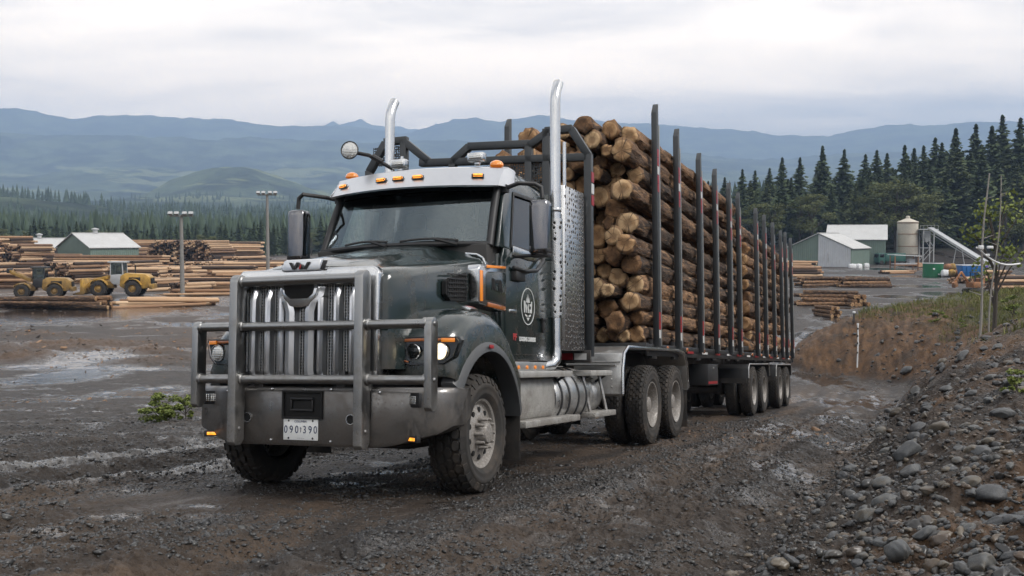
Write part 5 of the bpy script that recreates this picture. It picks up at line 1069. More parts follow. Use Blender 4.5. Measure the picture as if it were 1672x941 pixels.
b=M(); b.lathe([(.1,2.),(.1,2.06),(0,2.06)],(.2,0,0),n=12,ax=(0,0,1)); B(b,'drum_cap','black_plastic',T,0)
def sack(x,y,z,s,mat,label):
    g=np.random.default_rng(int(x*91+z*17)%9999); b=M(); rings=[]
    for k,(zz_,r_) in enumerate(((0,.7),(.08,.95),(.35,1.08),(.7,1.02),(.95,.8),(1.05,.35))):
        rings.append([(s*r_*(abs(math.cos(a))**.6*math.copysign(1,math.cos(a)))*(1+.08*g.standard_normal())*.55,s*r_*(abs(math.sin(a))**.6*math.copysign(1,math.sin(a)))*(1+.08*g.standard_normal())*.55,s*zz_) for a in np.linspace(0,2*math.pi,12,endpoint=False)])
    b.loft(rings); o=B(b,'bulk_bag',mat,None,0,60); o.location=(x,y,z); o.rotation_euler=(g.uniform(-.15,.15),g.uniform(-.15,.15),g.uniform(0,3)); tag(o,label,'bag','bulk bags between the green tank and the blue skip'); return o
p=G(1551,452)
for dx,dy,z,s,m_,lb in ((-.75,0,0,1.15,'cover_white','white bulk bag at the foot of the heap beside the green tank'),(.1,-.1,0,1.2,'machine_yellow','yellow bulk bag at the foot in the middle of the heap'),(.9,0,0,1.1,'old_orange','orange bulk bag at the foot of the heap beside the blue skip'),(-.3,.1,1.1,1.0,'old_orange','orange bulk bag lying on top of the heap beside white one'),(.5,.1,1.15,1.0,'machine_yellow','yellow bulk bag lying on top of the heap')):
    sack(p[0]+dx,p[1]+dy,z,s,m_,lb)
# --- sawing bench with a small roof, planks and orange frame
p=G(1476,441); T=thing('sawing_bench','open sawing bench under a small white flat roof with an orange frame','bench',None,(p[0],p[1],0),R_(6))
b=M()
for x in(-2.4,2.4):
    for y in(-1,1): b.bar((x,y,0),(x,y,2.8),.16,.16)
b.bar((-2.4,-1,1.),(2.4,-1,1.),.14,.2); b.bar((-2.4,1,1.),(2.4,1,1.),.14,.2); B(b,'bench_frame','old_orange',T,0,0)
b=M(); b.box((.1,0,2.9),(5.8,2.8,.14),Matrix.Rotation(.05,3,'Y')); B(b,'bench_roof','cover_white',T,0,0)
b=M(); b.box((0,0,1.2),(4.6,1.8,.3)); b.box((1.4,0,1.8),(1.2,1.2,.9)); B(b,'bench_top','machine_grey',T,.03)
p=G(1452,432); T=thing('yard_truck','dark green flat-fronted yard truck parked beside the mill hall','truck',None,(p[0],p[1],-.05),R_(8))
b=M(); b.prism([(-3.3,.5),(-3.3,1.7),(-3.1,2.7),(-1.6,2.75),(-1.6,.5)],'y',-1.1,1.1); B(b,'cab','truck_green',T,.06)
b=M(); b.box((1.0,0,1.75),(5.0,2.3,1.9)); B(b,'cargo_box','truck_green',T,.05)
b=M(); b.prism([(-2.95,1.75),(-2.85,2.55),(-1.85,2.58),(-1.85,1.75)],'y',-1.13,1.13); b.prism([(-.95,1.75),(.95,1.75),(.9,2.5),(-.9,2.5)],'x',-3.33,-3.1); B(b,'window','dark_glass',T,.01)
for x in(-2.5,1.2,2.5):
    for y in(-1,1): b=M(); b.lathe([(0,-.14),(.25,-.15),(.5,-.13),(.52,-.1),(.52,.1),(.5,.13),(.25,.15),(0,.14)],(x,y,.52),n=22); B(b,'wheel','rubber',T,0)
p=G(1309,430); T=thing('white_van','white van parked beside the green gable of the mill shed','van',None,(p[0]-1,p[1]-14,-.05),R_(5))
b=M(); b.prism([(-2.4,.35),(-2.45,.95),(-1.6,1.15),(-.9,1.95),(2.3,2.0),(2.4,.35)],'y',-.9,.9); B(b,'body','cover_white',T,.1)
b=M(); b.prism([(-1.4,1.2),(-.85,1.8),(.4,1.84),(.4,1.2)],'y',-.92,.92); B(b,'window','dark_glass',T,.01)
for x in(-1.6,1.5):
    for y in(-.85,.85): b=M(); b.lathe([(0,-.1),(.34,-.1),(.36,0),(.34,.1),(0,.1)],(x,y,.34),n=18); B(b,'wheel','rubber',T,0)
for k,(u,v,lb) in enumerate(((1384,437,'white concrete block at the near corner of the white shed'),(1394,437,'white concrete block in front of the green wall strip'),(1407,436,'white concrete block just past the shed corner'))):
    p=G(u,v); b=M(); b.loft([[(x*.7,y*.5,z) for x,y in((-1,-1),(1,-1),(1,1),(-1,1))] if z<.8 else [(x*.6,y*.42,z) for x,y in((-1,-1),(1,-1),(1,1),(-1,1))] for z in(0,.5,.9)]); b.box((0,0,.95),(.3,.2,.1)); o=B(b,'concrete_block','cover_white',None,.06); o.location=(p[0],p[1]-3,-.05); o.rotation_euler=(0,0,k*.7); tag(o,lb,'block','concrete blocks by the white shed')
# --- yellow loaders
def loader(name,label,x,y,rz,yel,grey,boom):
    T=thing(name,label,'loader',None,(x,y,gz1(x,y)),rz)
    b=M(); b.prism([(.4,1.0),(.5,2.0),(1.0,2.25),(2.9,2.15),(3.35,1.85),(3.4,.95),(2.9,.75),(.8,.75)],'y',-.85,.85); eb=B(b,'engine_body',yel,T,.06)
    for c_,d_ in(((3.42,0,1.4),(.06,1.2,.7)),((1.9,-.86,1.6),(1.1,.05,.5)),((1.9,.86,1.6),(1.1,.05,.5))): b=M(); b.box(c_,d_); B(b,'grille','dark_void',eb,.01)
    b=M(); b.box((3.45,0,.95),(.3,1.9,.5)); B(b,'counterweight',yel,T,.05)
    b=M(); b.prism([(-.2,.8),(-.4,1.5),(-2.2,1.6),(-2.5,1.1),(-2.2,.75)],'y',-.5,.5); B(b,'front_frame',yel,T,.05)
    b=M()
    b.prism([(-.55,1.5),(-.2,1.15),(.75,1.15),(.85,2.05),(.5,2.15),(-.45,2.1)],'y',-.8,.8)
    for cx_ in(-.5,.72):
        for cy_2 in(-.74,.74): b.bar((cx_,cy_2,2.05),(cx_*.9,cy_2*.95,3.25),.11,.11)
    b.box((.1,0,3.32),(1.65,1.75,.14)); cb=B(b,'cab',grey,T,.03)
    b=M()
    for s in(-1,1): b.b2((-.42,s*.73,2.1),(.66,s*.75,3.22))
    b.b2((-.49,-.68,2.1),(-.47,.68,3.22)); b.b2((.69,-.68,2.1),(.71,.68,3.22)); B(b,'cab_window','glass',cb,0)
    b=M(); b.box((.2,0,2.3),(.5,.6,.2)); b.box((.42,0,2.65),(.12,.55,.6)); B(b,'seat','black_plastic',cb,.03)
    for xw in(-1.55,1.75):
        for s in(-1,1):
            b=M(); b.lathe([(.36,-.24),(.62,-.30),(.74,-.24),(.78,-.15),(.78,.15),(.74,.24),(.62,.30),(.36,.24)],(xw,s*1.0,.78),n=36)
            for k in range(20):
                a=2*math.pi*k/20; b.bar((xw+.775*math.cos(a),s*1.0-.25,.78+.775*math.sin(a)),(xw+.775*math.cos(a+.12),s*1.0+.25,.78+.775*math.sin(a+.12)),.09,.07,up=(math.cos(a),0,math.sin(a)))
            wh=B(b,'wheel','rubber',T,0); b=M(); b.lathe([(.38,.2),(.34,.1),(.2,.14),(.16,.24),(0,.25)],(xw,s*1.0,.78),(0,s,0),24); B(b,'rim',yel,wh,0)
            b=M(); b.loft([[(xw+.95*math.cos(a),s*.72,.78+.95*math.sin(a)),(xw+.95*math.cos(a),s*1.32,.78+.95*math.sin(a)),(xw+.90*math.cos(a),s*1.32,.78+.90*math.sin(a)),(xw+.90*math.cos(a),s*.72,.78+.90*math.sin(a))] for a in np.linspace(.35,2.6,10)]); B(b,'mudguard',yel,T,0)
    b=M()
    for s in(-.45,.45): b.bar((-.7,s,1.9),(-2.3,s,1.5 if not boom else 2.6),.16,.34); b.bar((-2.3,s,1.5 if not boom else 2.6),(-3.0,s,.8 if not boom else 3.0),.16,.30)
    B(b,'lift_arm',yel,T,.02)
    if not boom:
        b=M(); b.prism([(-2.9,.35),(-3.1,1.75),(-3.25,1.75),(-3.3,.5),(-4.0,.28),(-4.0,.2),(-3.0,.2)],'y',-1.25,1.25); B(b,'bucket',yel,T,.02)
    else:
        b=M()
        for s in(-.7,.7): b.bar((-2.9,s,3.0),(-4.6,s,2.75),.12,.16); b.bar((-4.6,s,2.75),(-4.9,s,2.2),.12,.14)
        b.box((-2.95,0,3.0),(.2,1.8,.5)); B(b,'grapple_fork','frame_black',T,.02)
    b=M(); b.tube([(1.6,.45,2.2),(1.6,.45,3.0)],.07,8); B(b,'exhaust_pipe','frame_black',T,0)
    b=M(); b.box((-.55,.55,3.28),(.12,.25,.16)); b.box((-.55,-.55,3.28),(.12,.25,.16)); B(b,'work_lamp','lens_clear',cb,.01)
    return T
p=G(193,484); loader('wheel_loader','yellow wheel loader with a grey cab parked between the log rows',p[0],p[1],R_(4),'machine_yellow','machine_grey',False).scale=(1.12,1.12,1.15)
p=G(95,487); p=p-np.array([2.,0,0]); loader('log_loader','dirty yellow log loader with a raised black fork half hidden by logs',p[0],p[1],R_(12),'machine_dirty','frame_black',True)
0 and loader('log_skidder','worn yellow log machine standing at the end of the log rows',p[0]-1,p[1]+4,R_(160),'machine_dirty','machine_dirty',False)
p=G(1590,478); T=thing('mini_excavator','small weathered orange excavator amid debris near the wet track','excavator',None,(p[0],p[1],gz1(p[0],p[1])),R_(20))
b=M()
for s in(-.6,.6): b.prism([(-1,.0),(-1.15,.25),(-1,.5),(1,.5),(1.15,.25),(1,.0)],'y',s-.18,s+.18)
B(b,'track','rubber',T,.04)
b=M(); b.box((.2,0,.95),(1.7,1.3,.7)); b.box((.75,0,1.45),(.7,1.25,.5)); B(b,'body','old_orange',T,.06)
b=M(); 
for x,y in((-.5,.1),(-.5,-.6),(.3,.1),(.3,-.6)): b.bar((x,y,1.3),(x,y,2.4),.06,.06)
b.box((-.1,-.25,2.42),(1.,.9,.07)); B(b,'canopy','frame_black',T,0)
b=M(); b.bar((-.6,.3,1.2),(-1.7,.3,2.5),.16,.26); b.bar((-1.7,.3,2.5),(-2.6,.3,1.3),.14,.2); b.prism([(-2.5,1.4),(-2.9,1.2),(-2.8,.6),(-2.3,.8)],'y',.05,.55); B(b,'digger_arm','old_orange',T,.02)
# --- floodlight masts
def mast(u,v,vt,label):
    p=G(u,v); Y=p[1]; h=CAMZ+(HZ-vt)/F*Y; T=thing('floodlight_mast',label,'lamp mast','floodlight masts in the log yard',(p[0],p[1],gz1(p[0],p[1])-.1))
    b=M(); b.tube([(0,0,0),(0,0,h*.5),(0,0,h)],[.26,.22,.17],12); b.lathe([(.40,0),(.40,.12),(.3,.2)],ax=(0,0,1),n=14); B(b,'pole','pole_grey',T,0)
    b=M(); b.box((0,0,h-.15),(2.6,.14,.14)); b.box((0,0,h-.15),(.14,1.2,.14)); B(b,'crossarm','pole_grey',T,.01)
    for x in(-1.15,-.45,.45,1.15):
        b=M(); r_=Matrix.Rotation(-.6,3,'X'); b.loft([[tuple(Vector((x,-.15,h+.12))+r_@Vector((px*s_,py,pz*s_))) for px,pz in((-.26,-.18),(.26,-.18),(.26,.18),(-.26,.18))] for py,s_ in((-.2,1.),(.1,.9),(.22,.45))]); b.box((x,-.05,h-.03),(.06,.06,.2)); fl=B(b,'floodlight','machine_grey',T,.02)
        b=M(); b.box(tuple(Vector((x,-.15,h+.12))+r_@Vector((0,-.205,0))),(.46,.02,.30),r_); B(b,'lens','lens_clear',fl,0)
mast(298,484,350,'grey floodlight mast rising from a log heap behind the loader'); mast(438,467,316,'taller grey floodlight mast near the forest, next to the truck hood')
# --- bare trunks, stakes and pipe on the bank
def bare(u,v,ut,vt,r,label,bend,Y):
    p=[(u-CX)/F*Y,Y,0]; p[2]=gz1(p[0],Y); h=CAMZ+(HZ-vt)/F*Y-p[2]; dx=(ut-CX)/F*Y-p[0]
    T=thing('bare_trunk',label,'tree','bare grey trunks on the bank',(p[0],p[1],p[2]-.25)); b=M()
    pts=[(dx*t+bend*math.sin(t*7)*.06,.05*math.sin(t*5),(h+.25)*t) for t in np.linspace(0,1,14)]
    b.tube(pts,[r*(1.25-.65*t)*(1+.08*math.sin(t*40)) for t in np.linspace(0,1,14)],9); B(b,'trunk','dead_bark',T,0,60)
    g=np.random.default_rng(int(u))
    for k in range(9):
        b=M(); t=g.uniform(.25,.97); a=g.uniform(0,6.3); L=g.uniform(.12,.4); c=(dx*t,0,(h+.25)*t); b.tube([c,(c[0]+L*math.cos(a),L*math.sin(a),c[2]+L*.35)],[.022,.008],5); B(b,'branch_stub','dead_bark',T,0)
    return p,h
bare(1601,552,1609,284,.038,'thicker bare grey trunk standing on the grassy bank',1.,34.); bare(1618,521,1632,287,.027,'thinner bare grey trunk leaning behind the thicker one',-1.,38.)
p=hit(1398,592); b=M(); h=(592-527)/F*p[1]; b.tube([(0,0,-.3),(.02,0,h*.5),(.0,0,h)],.035,8); b.box((0,0,h-.05),(.09,.05,.10)); T=thing('survey_stake','thin white survey stake with dark bands at the foot of the brown bank','stake',None,(p[0],p[1]-.15,p[2]))
B(b,'stake','cover_white',T,0); b=M(); 
for z in(.45,.9,1.25,1.6): b.lathe([(.039,z),(.039,z+.09)],n=10,ax=(0,0,1))
B(b,'stake_band','frame_black',T,0)
p=hit(1405,548); b=M(); b.box((0,0,.3),(.09,.09,1.5)); T=thing('fence_post','short dark post with a pale top behind the grassy ridge','post',None,(p[0],p[1]+1.,p[2])); B(b,'post','frame_black',T,.01); b=M(); b.box((0,0,1.08),(.12,.12,.10)); B(b,'post_cap','cover_white',T,.01)
Y=33.7; c0=np.array([(1594-CX)/F*Y,Y,CAMZ+(HZ-404)/F*Y]); c1=np.array([(1690-CX)/F*Y,Y+1.,CAMZ+(HZ-432)/F*Y])
T=thing('water_pipe','thin white pipe slung from the bare grey trunk towards the slope','pipe',None,(0,0,0)); b=M(); b.tube([c0*(1-t)+c1*t+[0,0,-.25*math.sin(math.pi*t)] for t in np.linspace(0,1,12)],.03,8); B(b,'pipe','cover_white',T,0)
b=M(); b.box(c0+[.15,0,0],(.16,.1,.13)); b.box(c0+[.45,0,0],(.2,.09,.09)); b.box(c0*.75+c1*.25+[.0,0,-.12],(.13,.09,.08)); B(b,'pipe_joint','cover_white',T,.02)

# ============================================================ LOG ROWS IN THE YARD
def row(P,yaw,n,L,r,lab,grp,kind,seed,cols=4,spread=.12):
    """a low heap of countable logs: every log a thing"""
    g=np.random.default_rng(seed); k=0; lay=0; c=cols; u=np.array([math.cos(yaw),math.sin(yaw)]); v=np.array([-u[1],u[0]])
    while k<n and c>0:
        for j in range(c):
            if k>=n: break
            off=(j-(c-1)/2)*r*2.08; rr=r*g.uniform(.78,1.12); ax=g.uniform(-spread,spread)*L
            x=P[0]+v[0]*off+u[0]*(L/2+ax); y=P[1]+v[1]*off+u[1]*(L/2+ax); z=gz1(P[0],P[1])+rr+lay*r*1.75
            mw=Matrix.Translation((x,y,z))@Matrix.Rotation(yaw+g.uniform(-.09,.09),4,'Z')@Matrix.Rotation(g.uniform(-.02,.02),4,'Y')
            depth='front' if j==0 else ('back' if j==c-1 else ordn(j+1)+' from front')
            add_log(mw,rr,L*g.uniform(.9,1.05),f'{lab}, {"lowest" if lay==0 else ["","one","two","three","four","five","six"][lay]} layer, {depth}',grp,kind,int(g.integers(4)),g.uniform(0,6)); k+=1
        lay+=1; c-=1
p=G(75,503); row(p,R_(-9),13,11.5,.22,'dark log in the long heap left of the loader','logs heaped before the log loader','bark',1,6)
p=G(270,500); row(p,R_(14),10,8.5,.20,'pale peeled log in the heap before the tall mast','peeled logs before the mast','peeled',2,6)
p=G(330,483); row(p,R_(10),5,8.5,.2,'pale peeled log in the small heap behind the mast heap','peeled logs behind the mast','peeled',3,4)
p=G(1336,467); row(p,R_(2),15,5.4,.23,'log in the bearer pile nearest the trailer end','logs in the pile before the mill shed','bark',4,6)
p=G(1408,469); row(p,R_(-4),15,6.0,.23,'log in the bearer pile below the white shed corner','logs in the pile right of it','bark',5,6)
p=G(1349,500); row(p,R_(0),13,5.2,.20,'log in the low pile out on the wet yard','logs in the low yard pile','bark',6,5)
p=G(1389,500); row(p,R_(-78),12,3.0,.21,'end-on log in the heap abutting the low yard pile','end-on logs by the low pile','bark',7,5)
p=G(1349,517); row(p,R_(-70),9,2.4,.17,'short log in the smallest heap nearest the survey stake','short logs in the smallest heap','bark',8,4)
# everything further back is one mass of stacked logs
SV,SF,ST=[],[],[]
def spile(P,yaw,L,Wd,H,r,seed,jit=.07,stag=.7):
    g=np.random.default_rng(seed); u=np.array([math.cos(yaw),math.sin(yaw)]); v=np.array([-u[1],u[0]]); n=8; th=np.linspace(0,2*np.pi,n,endpoint=False)
    lay=0; z=r
    while z<H:
        inset=z*.35*(Wd>3); c=max(1,int((Wd-2*inset)/(2*r)))
        for j in range(c):
            shell=(j<2 or j>=c-2 or z>H-3*r) or True
            off=(j-(c-1)/2+.5*(lay%2))*2*r+g.normal(0,jit); rr=r*g.uniform(.72,1.12); s=g.normal(0,stag); l=L*g.uniform(.92,1.03); t=g.random(); ya=g.normal(0,.03)
            uu=u*math.cos(ya)+v*math.sin(ya); vv=np.array([-uu[1],uu[0]])
            o=len(SV)
            for e in(-.5,.5):
                k=rr*(1.06 if e<0 else .92)
                c0=np.array([P[0],P[1]])+v*off+uu*(e*l+s)
                for a in th: SV.append((c0[0]+vv[0]*k*math.cos(a),c0[1]+vv[1]*k*math.cos(a),z+k*math.sin(a)+g.normal(0,.01))); ST.append(t)
            for q in range(n): SF.append((o+q,o+(q+1)%n,o+n+(q+1)%n,o+n+q))
            for e_ in(0,n): 
                SF.append((o+e_,o+e_+1,o+e_+2,o+e_+3)); SF.append((o+e_,o+e_+3,o+e_+4,o+e_+7)); SF.append((o+e_+4,o+e_+5,o+e_+6,o+e_+7))
        z+=r*1.76; lay+=1
def SP(u,v,yaw,L,Wd,H,r,seed,**k): p=G(u,v); spile((p[0],p[1]),R_(yaw),L,Wd,H,r,seed,**k)
SP(315,434,70,9,19,5.6,.27,1); SP(395,430,6,9,5,5.4,.27,2); SP(245,428,8,9,5,5.6,.27,3); SP(300,428,4,15,4,5.9,.27,4); SP(375,442,60,6,5,2.2,.25,5)
SP(2,436,0,14,6,6.6,.27,6); SP(-60,438,5,16,7,6.4,.27,7); SP(48,440,55,7,9,4.9,.26,8); SP(92,440,5,10,4,2.9,.25,9); SP(185,444,-3,20,5,3.3,.25,10); SP(115,447,60,6,5,2.4,.25,11)
SP(55,455,2,16,4,2.6,.24,12); SP(255,459,4,10,4,2.1,.23,13); SP(330,456,8,15,5,2.2,.23,14); SP(390,452,8,15,5,2.3,.23,15); SP(140,462,50,5,4,2.1,.22,16); SP(300,466,65,5,5,1.5,.22,17); SP(350,468,8,9,3,1.1,.22,18)
SP(-30,470,3,14,5,2.2,.23,19); SP(315,480,55,4,3,1.4,.19,20); SP(460,450,6,14,5,2.6,.24,21); SP(420,460,6,12,4,1.7,.23,22); SP(400,476,8,9,3,1.0,.22,23)
SP(120,455,66,6,7,2.6,.24,40); SP(222,450,70,7,6,2.6,.24,41); SP(40,462,62,6,6,2.0,.23,42); SP(285,458,60,6,6,2.0,.23,43); SP(352,452,68,7,7,2.6,.24,44); SP(405,447,66,7,6,2.9,.25,45); SP(-10,456,64,7,6,2.6,.24,46); SP(262,474,58,5,4,1.5,.21,47)
SP(1308,452,3,6,4,1.9,.24,30); SP(1656,470,15,9,5,1.5,.22,31); SP(1500,436,30,5,4,1.0,.16,32); SP(1463,447,10,5,3,.7,.16,33); SP(1580,462,40,4,4,.9,.15,34); SP(1622,452,-20,4,3,1.2,.2,35); SP(1300,440,5,7,4,1.6,.24,36)
me=npmesh('stacked_logs',SV,SF,[A['stack_wood']],smooth=False); at=me.attributes.new('tone','FLOAT','POINT'); at.data.foreach_set('value',np.array(ST,np.float32))
tag(obj('stacked_logs',me),'rows and stacks of sawn timber logs filling the yard between the loaders and the forest','log stacks',kind='stuff')
# ============================================================ TREES
def leafmesh(name,V,Fq,tone,mat):
    me=npmesh(name,V,Fq,[A[mat]],smooth=False); at=me.attributes.new('tone','FLOAT','POINT'); at.data.foreach_set('value',np.asarray(tone,np.float32)); return me
def conifer(seed,mat='conifer_needles',wh=30,dens=1.,spread=.15):
    """a conifer one unit tall"""
    g=np.random.default_rng(seed); V=[];Q=[];T=[]; lean=g.normal(0,.006)
    base=g.uniform(.06,.16)
    NB=int(wh*9*dens); a=0.
    for k in range(NB):
            t=base+(1-base)*(1-(1-k/NB)**1.25); t=min(t+g.normal(0,.014),.985); dd=1-t; R=min(2.0*spread*dd,(.85+.3*dd)*spread)*(.92+.08*math.sin(t*9+seed*2))+.003; fs=min(1.,.34+2.3*dd)
            a+=2.4+g.normal(0,.5); L=R*g.uniform(.45,1.2); dr=g.uniform(.30,.75)*(1-.55*t); tn=g.random()
            ca,sa=math.cos(a),math.sin(a); ns=int(4+5*L/spread+1)
            for q in range(ns):
                f=(q+.6)/ns; r=L*f; z=t+.012-dr*L*f+.10*L*f*f+g.normal(0,.003); w_=(.026*(1.15-f)+.006)*g.uniform(.7,1.2)*fs; l=.026*(1.3-.5*f)*fs
                x,y=r*ca+lean*t,r*sa; o=len(V); tw_=g.uniform(-.9,.9); dz=g.uniform(.010,.028)*fs
                px,py=-sa,ca
                V+= [(x-px*w_-ca*l*.3,y-py*w_-sa*l*.3,z-dz+tw_*.006),(x-ca*l*.5,y-sa*l*.5,z+.004),(x+px*w_-ca*l*.1,y+py*w_-sa*l*.1,z-dz-tw_*.006),(x+ca*l*1.2,y+sa*l*1.2,z-.010)]
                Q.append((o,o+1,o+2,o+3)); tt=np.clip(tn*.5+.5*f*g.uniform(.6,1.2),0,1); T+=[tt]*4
    V+=[(-.008,0,.955),(.008,0,.955),(.002,0,1.0),(-.002,0,1.0),(0,-.008,.955),(0,.008,.955),(0,.002,1.0),(0,-.002,1.0)]; o=len(V)-8; Q+=[(o,o+1,o+2,o+3),(o+4,o+5,o+6,o+7)]; T+=[.5]*8
    cr=leafmesh('crown',V,Q,T,mat); b=M(); b.tube([(0,0,-.02),(lean*.3,0,.3),(lean,0,.97)],[.014,.010,.002],7); tr=b.mesh('trunk',[A['trunk_bark']],0,60)
    return cr,tr
def broad(seed,mat='broad_leaves',lobes=16,leaves=190,ls=.030,open_=1.):
    g=np.random.default_rng(seed); V=[];Q=[];T=[]; b=M(); b.tube([(0,0,-.03),(.01,.0,.3),(.0,.01,.62)],[.022,.016,.008],7)
    for k in range(lobes):
        z=g.uniform(.26,.92); R=.27*math.sin(math.pi*min(1,(z-.1)/.95))**.7*open_; a=g.uniform(0,6.3); r=R*g.uniform(.25,1.); c=np.array([r*math.cos(a),r*math.sin(a),z]); s=g.uniform(.06,.115)
        b.tube([(0,0,max(.15,z-.25)),(c[0]*.6,c[1]*.6,z-.08),tuple(c)],[.009,.006,.003],5)
        for q in range(leaves):
            d=g.standard_normal(3); d/=np.linalg.norm(d); p=c+d*s*g.random()**.4*np.array([1.25,1.25,.8]); n=g.standard_normal(3)+d*.6; n/=np.linalg.norm(n); u=np.cross(n,[0,0,1.]); u/=np.linalg.norm(u)+1e-6; w_=np.cross(n,u); h=ls*g.uniform(.5,1.1); o=len(V)
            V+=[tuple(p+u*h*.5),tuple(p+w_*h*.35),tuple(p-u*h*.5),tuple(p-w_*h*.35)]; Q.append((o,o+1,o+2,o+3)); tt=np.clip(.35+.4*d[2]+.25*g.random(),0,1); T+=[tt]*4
    return leafmesh('crown',V,Q,T,mat),b.mesh('trunk',[A['trunk_bark']],0,60)
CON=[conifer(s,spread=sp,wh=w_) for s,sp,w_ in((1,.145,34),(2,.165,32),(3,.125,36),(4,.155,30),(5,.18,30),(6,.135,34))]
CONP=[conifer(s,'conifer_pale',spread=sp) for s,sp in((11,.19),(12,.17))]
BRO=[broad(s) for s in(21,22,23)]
def tree(name,lib,x,y,h,label,group,wide=1.,cat='tree',z=None):
    z=gz1(x,y) if z is None else z
    T=thing(name,label,cat,group,(x,y,z-.1),random.uniform(0,6.3)); T.scale=(h*wide,h*wide,h); obj('crown',lib[0],T); obj('trunk',lib[1],T); return T
def place(u,v,Y,name,lib,label,group,wide=1.):
    x=(u-CX)/F*Y; z=gz1(x,Y); h=CAMZ+(HZ-v)/F*Y-z; return tree(name,lib,x,Y,h,label,group,wide)
tops=[(1120,292),(1155,296),(1183,290),(1211,277),(1231,279),(1254,275),(1275,258),(1304,258),(1340,239),(1375,245),(1411,253),(1428,246),(1445,251),(1474,238),(1491,243),(1505,239),(1522,226),(1535,234),(1556,211),(1588,204),(1617,207),(1632,190),(1661,194),(1685,186),(1715,196),(1745,180),(1790,190),(1840,182)]
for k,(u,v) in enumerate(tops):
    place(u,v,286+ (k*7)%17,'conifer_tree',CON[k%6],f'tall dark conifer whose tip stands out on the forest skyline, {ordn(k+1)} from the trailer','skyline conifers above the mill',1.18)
k=0; gT=np.random.default_rng(77)
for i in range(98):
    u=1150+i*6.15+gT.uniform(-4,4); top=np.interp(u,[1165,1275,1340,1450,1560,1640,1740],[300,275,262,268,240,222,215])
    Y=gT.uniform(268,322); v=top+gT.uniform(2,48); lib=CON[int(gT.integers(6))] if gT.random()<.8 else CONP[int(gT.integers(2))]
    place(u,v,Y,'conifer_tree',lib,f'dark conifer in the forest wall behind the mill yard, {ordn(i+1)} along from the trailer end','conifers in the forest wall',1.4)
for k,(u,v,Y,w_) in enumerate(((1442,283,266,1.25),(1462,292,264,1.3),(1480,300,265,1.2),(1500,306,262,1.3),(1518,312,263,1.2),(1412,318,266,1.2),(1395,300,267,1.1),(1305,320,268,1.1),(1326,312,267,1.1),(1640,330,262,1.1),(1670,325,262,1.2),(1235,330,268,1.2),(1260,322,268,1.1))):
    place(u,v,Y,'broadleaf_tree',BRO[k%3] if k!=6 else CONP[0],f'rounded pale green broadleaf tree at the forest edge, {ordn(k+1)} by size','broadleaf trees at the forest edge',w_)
a=np.array([0,40.,0]); a[0]=(1626-CX)/F*42; a[2]=gz1(a[0],42.); SAP=broad(31,'weed_leaves',14,38,.040,.9); h=CAMZ+(HZ-300)/F*(a[1]+2.)-a[2]; tree('sapling',SAP,(1628-CX)/F*(a[1]+2),a[1]+2,h,'thin yellow-green sapling behind the bare grey trunks','',.8) if False else None
T=thing('sapling','thin yellow-green sapling with loose leaves behind the bare grey trunks','tree',None,((1626-CX)/F*(a[1]+2),a[1]+2,a[2]-.2)); T.scale=(h*.75,h*.75,h); obj('crown',SAP[0],T); obj('trunk',SAP[1],T)
# forest behind the log yard
for i in range(72):
    u=-30+i*8.2+gT.uniform(-4,4); v=np.interp(u,[-30,100,250,420,560],[352,362,366,362,356])+gT.uniform(-4,12); Y=gT.uniform(330,372)
    if gT.random()<.78: place(u,v,Y,'conifer_tree',CON[int(gT.integers(6))],'small far-off dark conifer in the tree line behind the log stacks','far conifers behind the log yard',1.35)
    else: place(u,v+9,Y-8,'broadleaf_tree',BRO[int(gT.integers(3))],'small far-off pale broadleaf tree in the tree line behind the log stacks','far broadleaf trees behind the log yard',1.2)
def far_wood():
    g=np.random.default_rng(5); n=9500; az=np.radians(np.concatenate([g.uniform(-33,33,n*3//4),g.uniform(-33,5,n//4)])); r=385*np.exp(g.random(len(az))*1.75); x=r*np.sin(az); y=r*np.cos(az)
    keep=(fbm(x*.006+3,y*.006,3)>-.35)&~((x>25)&(r<520)); x,y,r=x[keep],y[keep],r[keep]
    z=np.where(r<640,ground(x,y,False)[0],np.maximum(ground(x,y,False)[0],hillz(x,y)))
    h=g.uniform(9,17,len(x)); V=[];F_=[];T=[]
    k=7
    for i in range(len(x)):
        t=g.random(); a0=g.uniform(0,6)
        for (zb,zt,rw) in((.08,.55,.20),(.32,.78,.145),(.58,1.0,.09)):
            o=len(V); 
            for j in range(k):
                a=a0+2*math.pi*j/k; rr=h[i]*rw*g.uniform(.65,1.2); V.append((x[i]+rr*math.cos(a),y[i]+rr*math.sin(a),z[i]+h[i]*(zb+g.uniform(-.04,.04)))); T.append(t)
            V.append((x[i],y[i],z[i]+h[i]*zt)); T.append(t)
            for j in range(k): F_.append((o+j,o+(j+1)%k,o+k))
    me=npmesh('far_forest',V,F_,[A['far_needles']],smooth=False); at=me.attributes.new('tone','FLOAT','POINT'); at.data.foreach_set('value',np.array(T,np.float32))
    tag(obj('far_forest',me),'far-off conifer forest covering the low land beyond the yard','forest',kind='stuff')
far_wood()
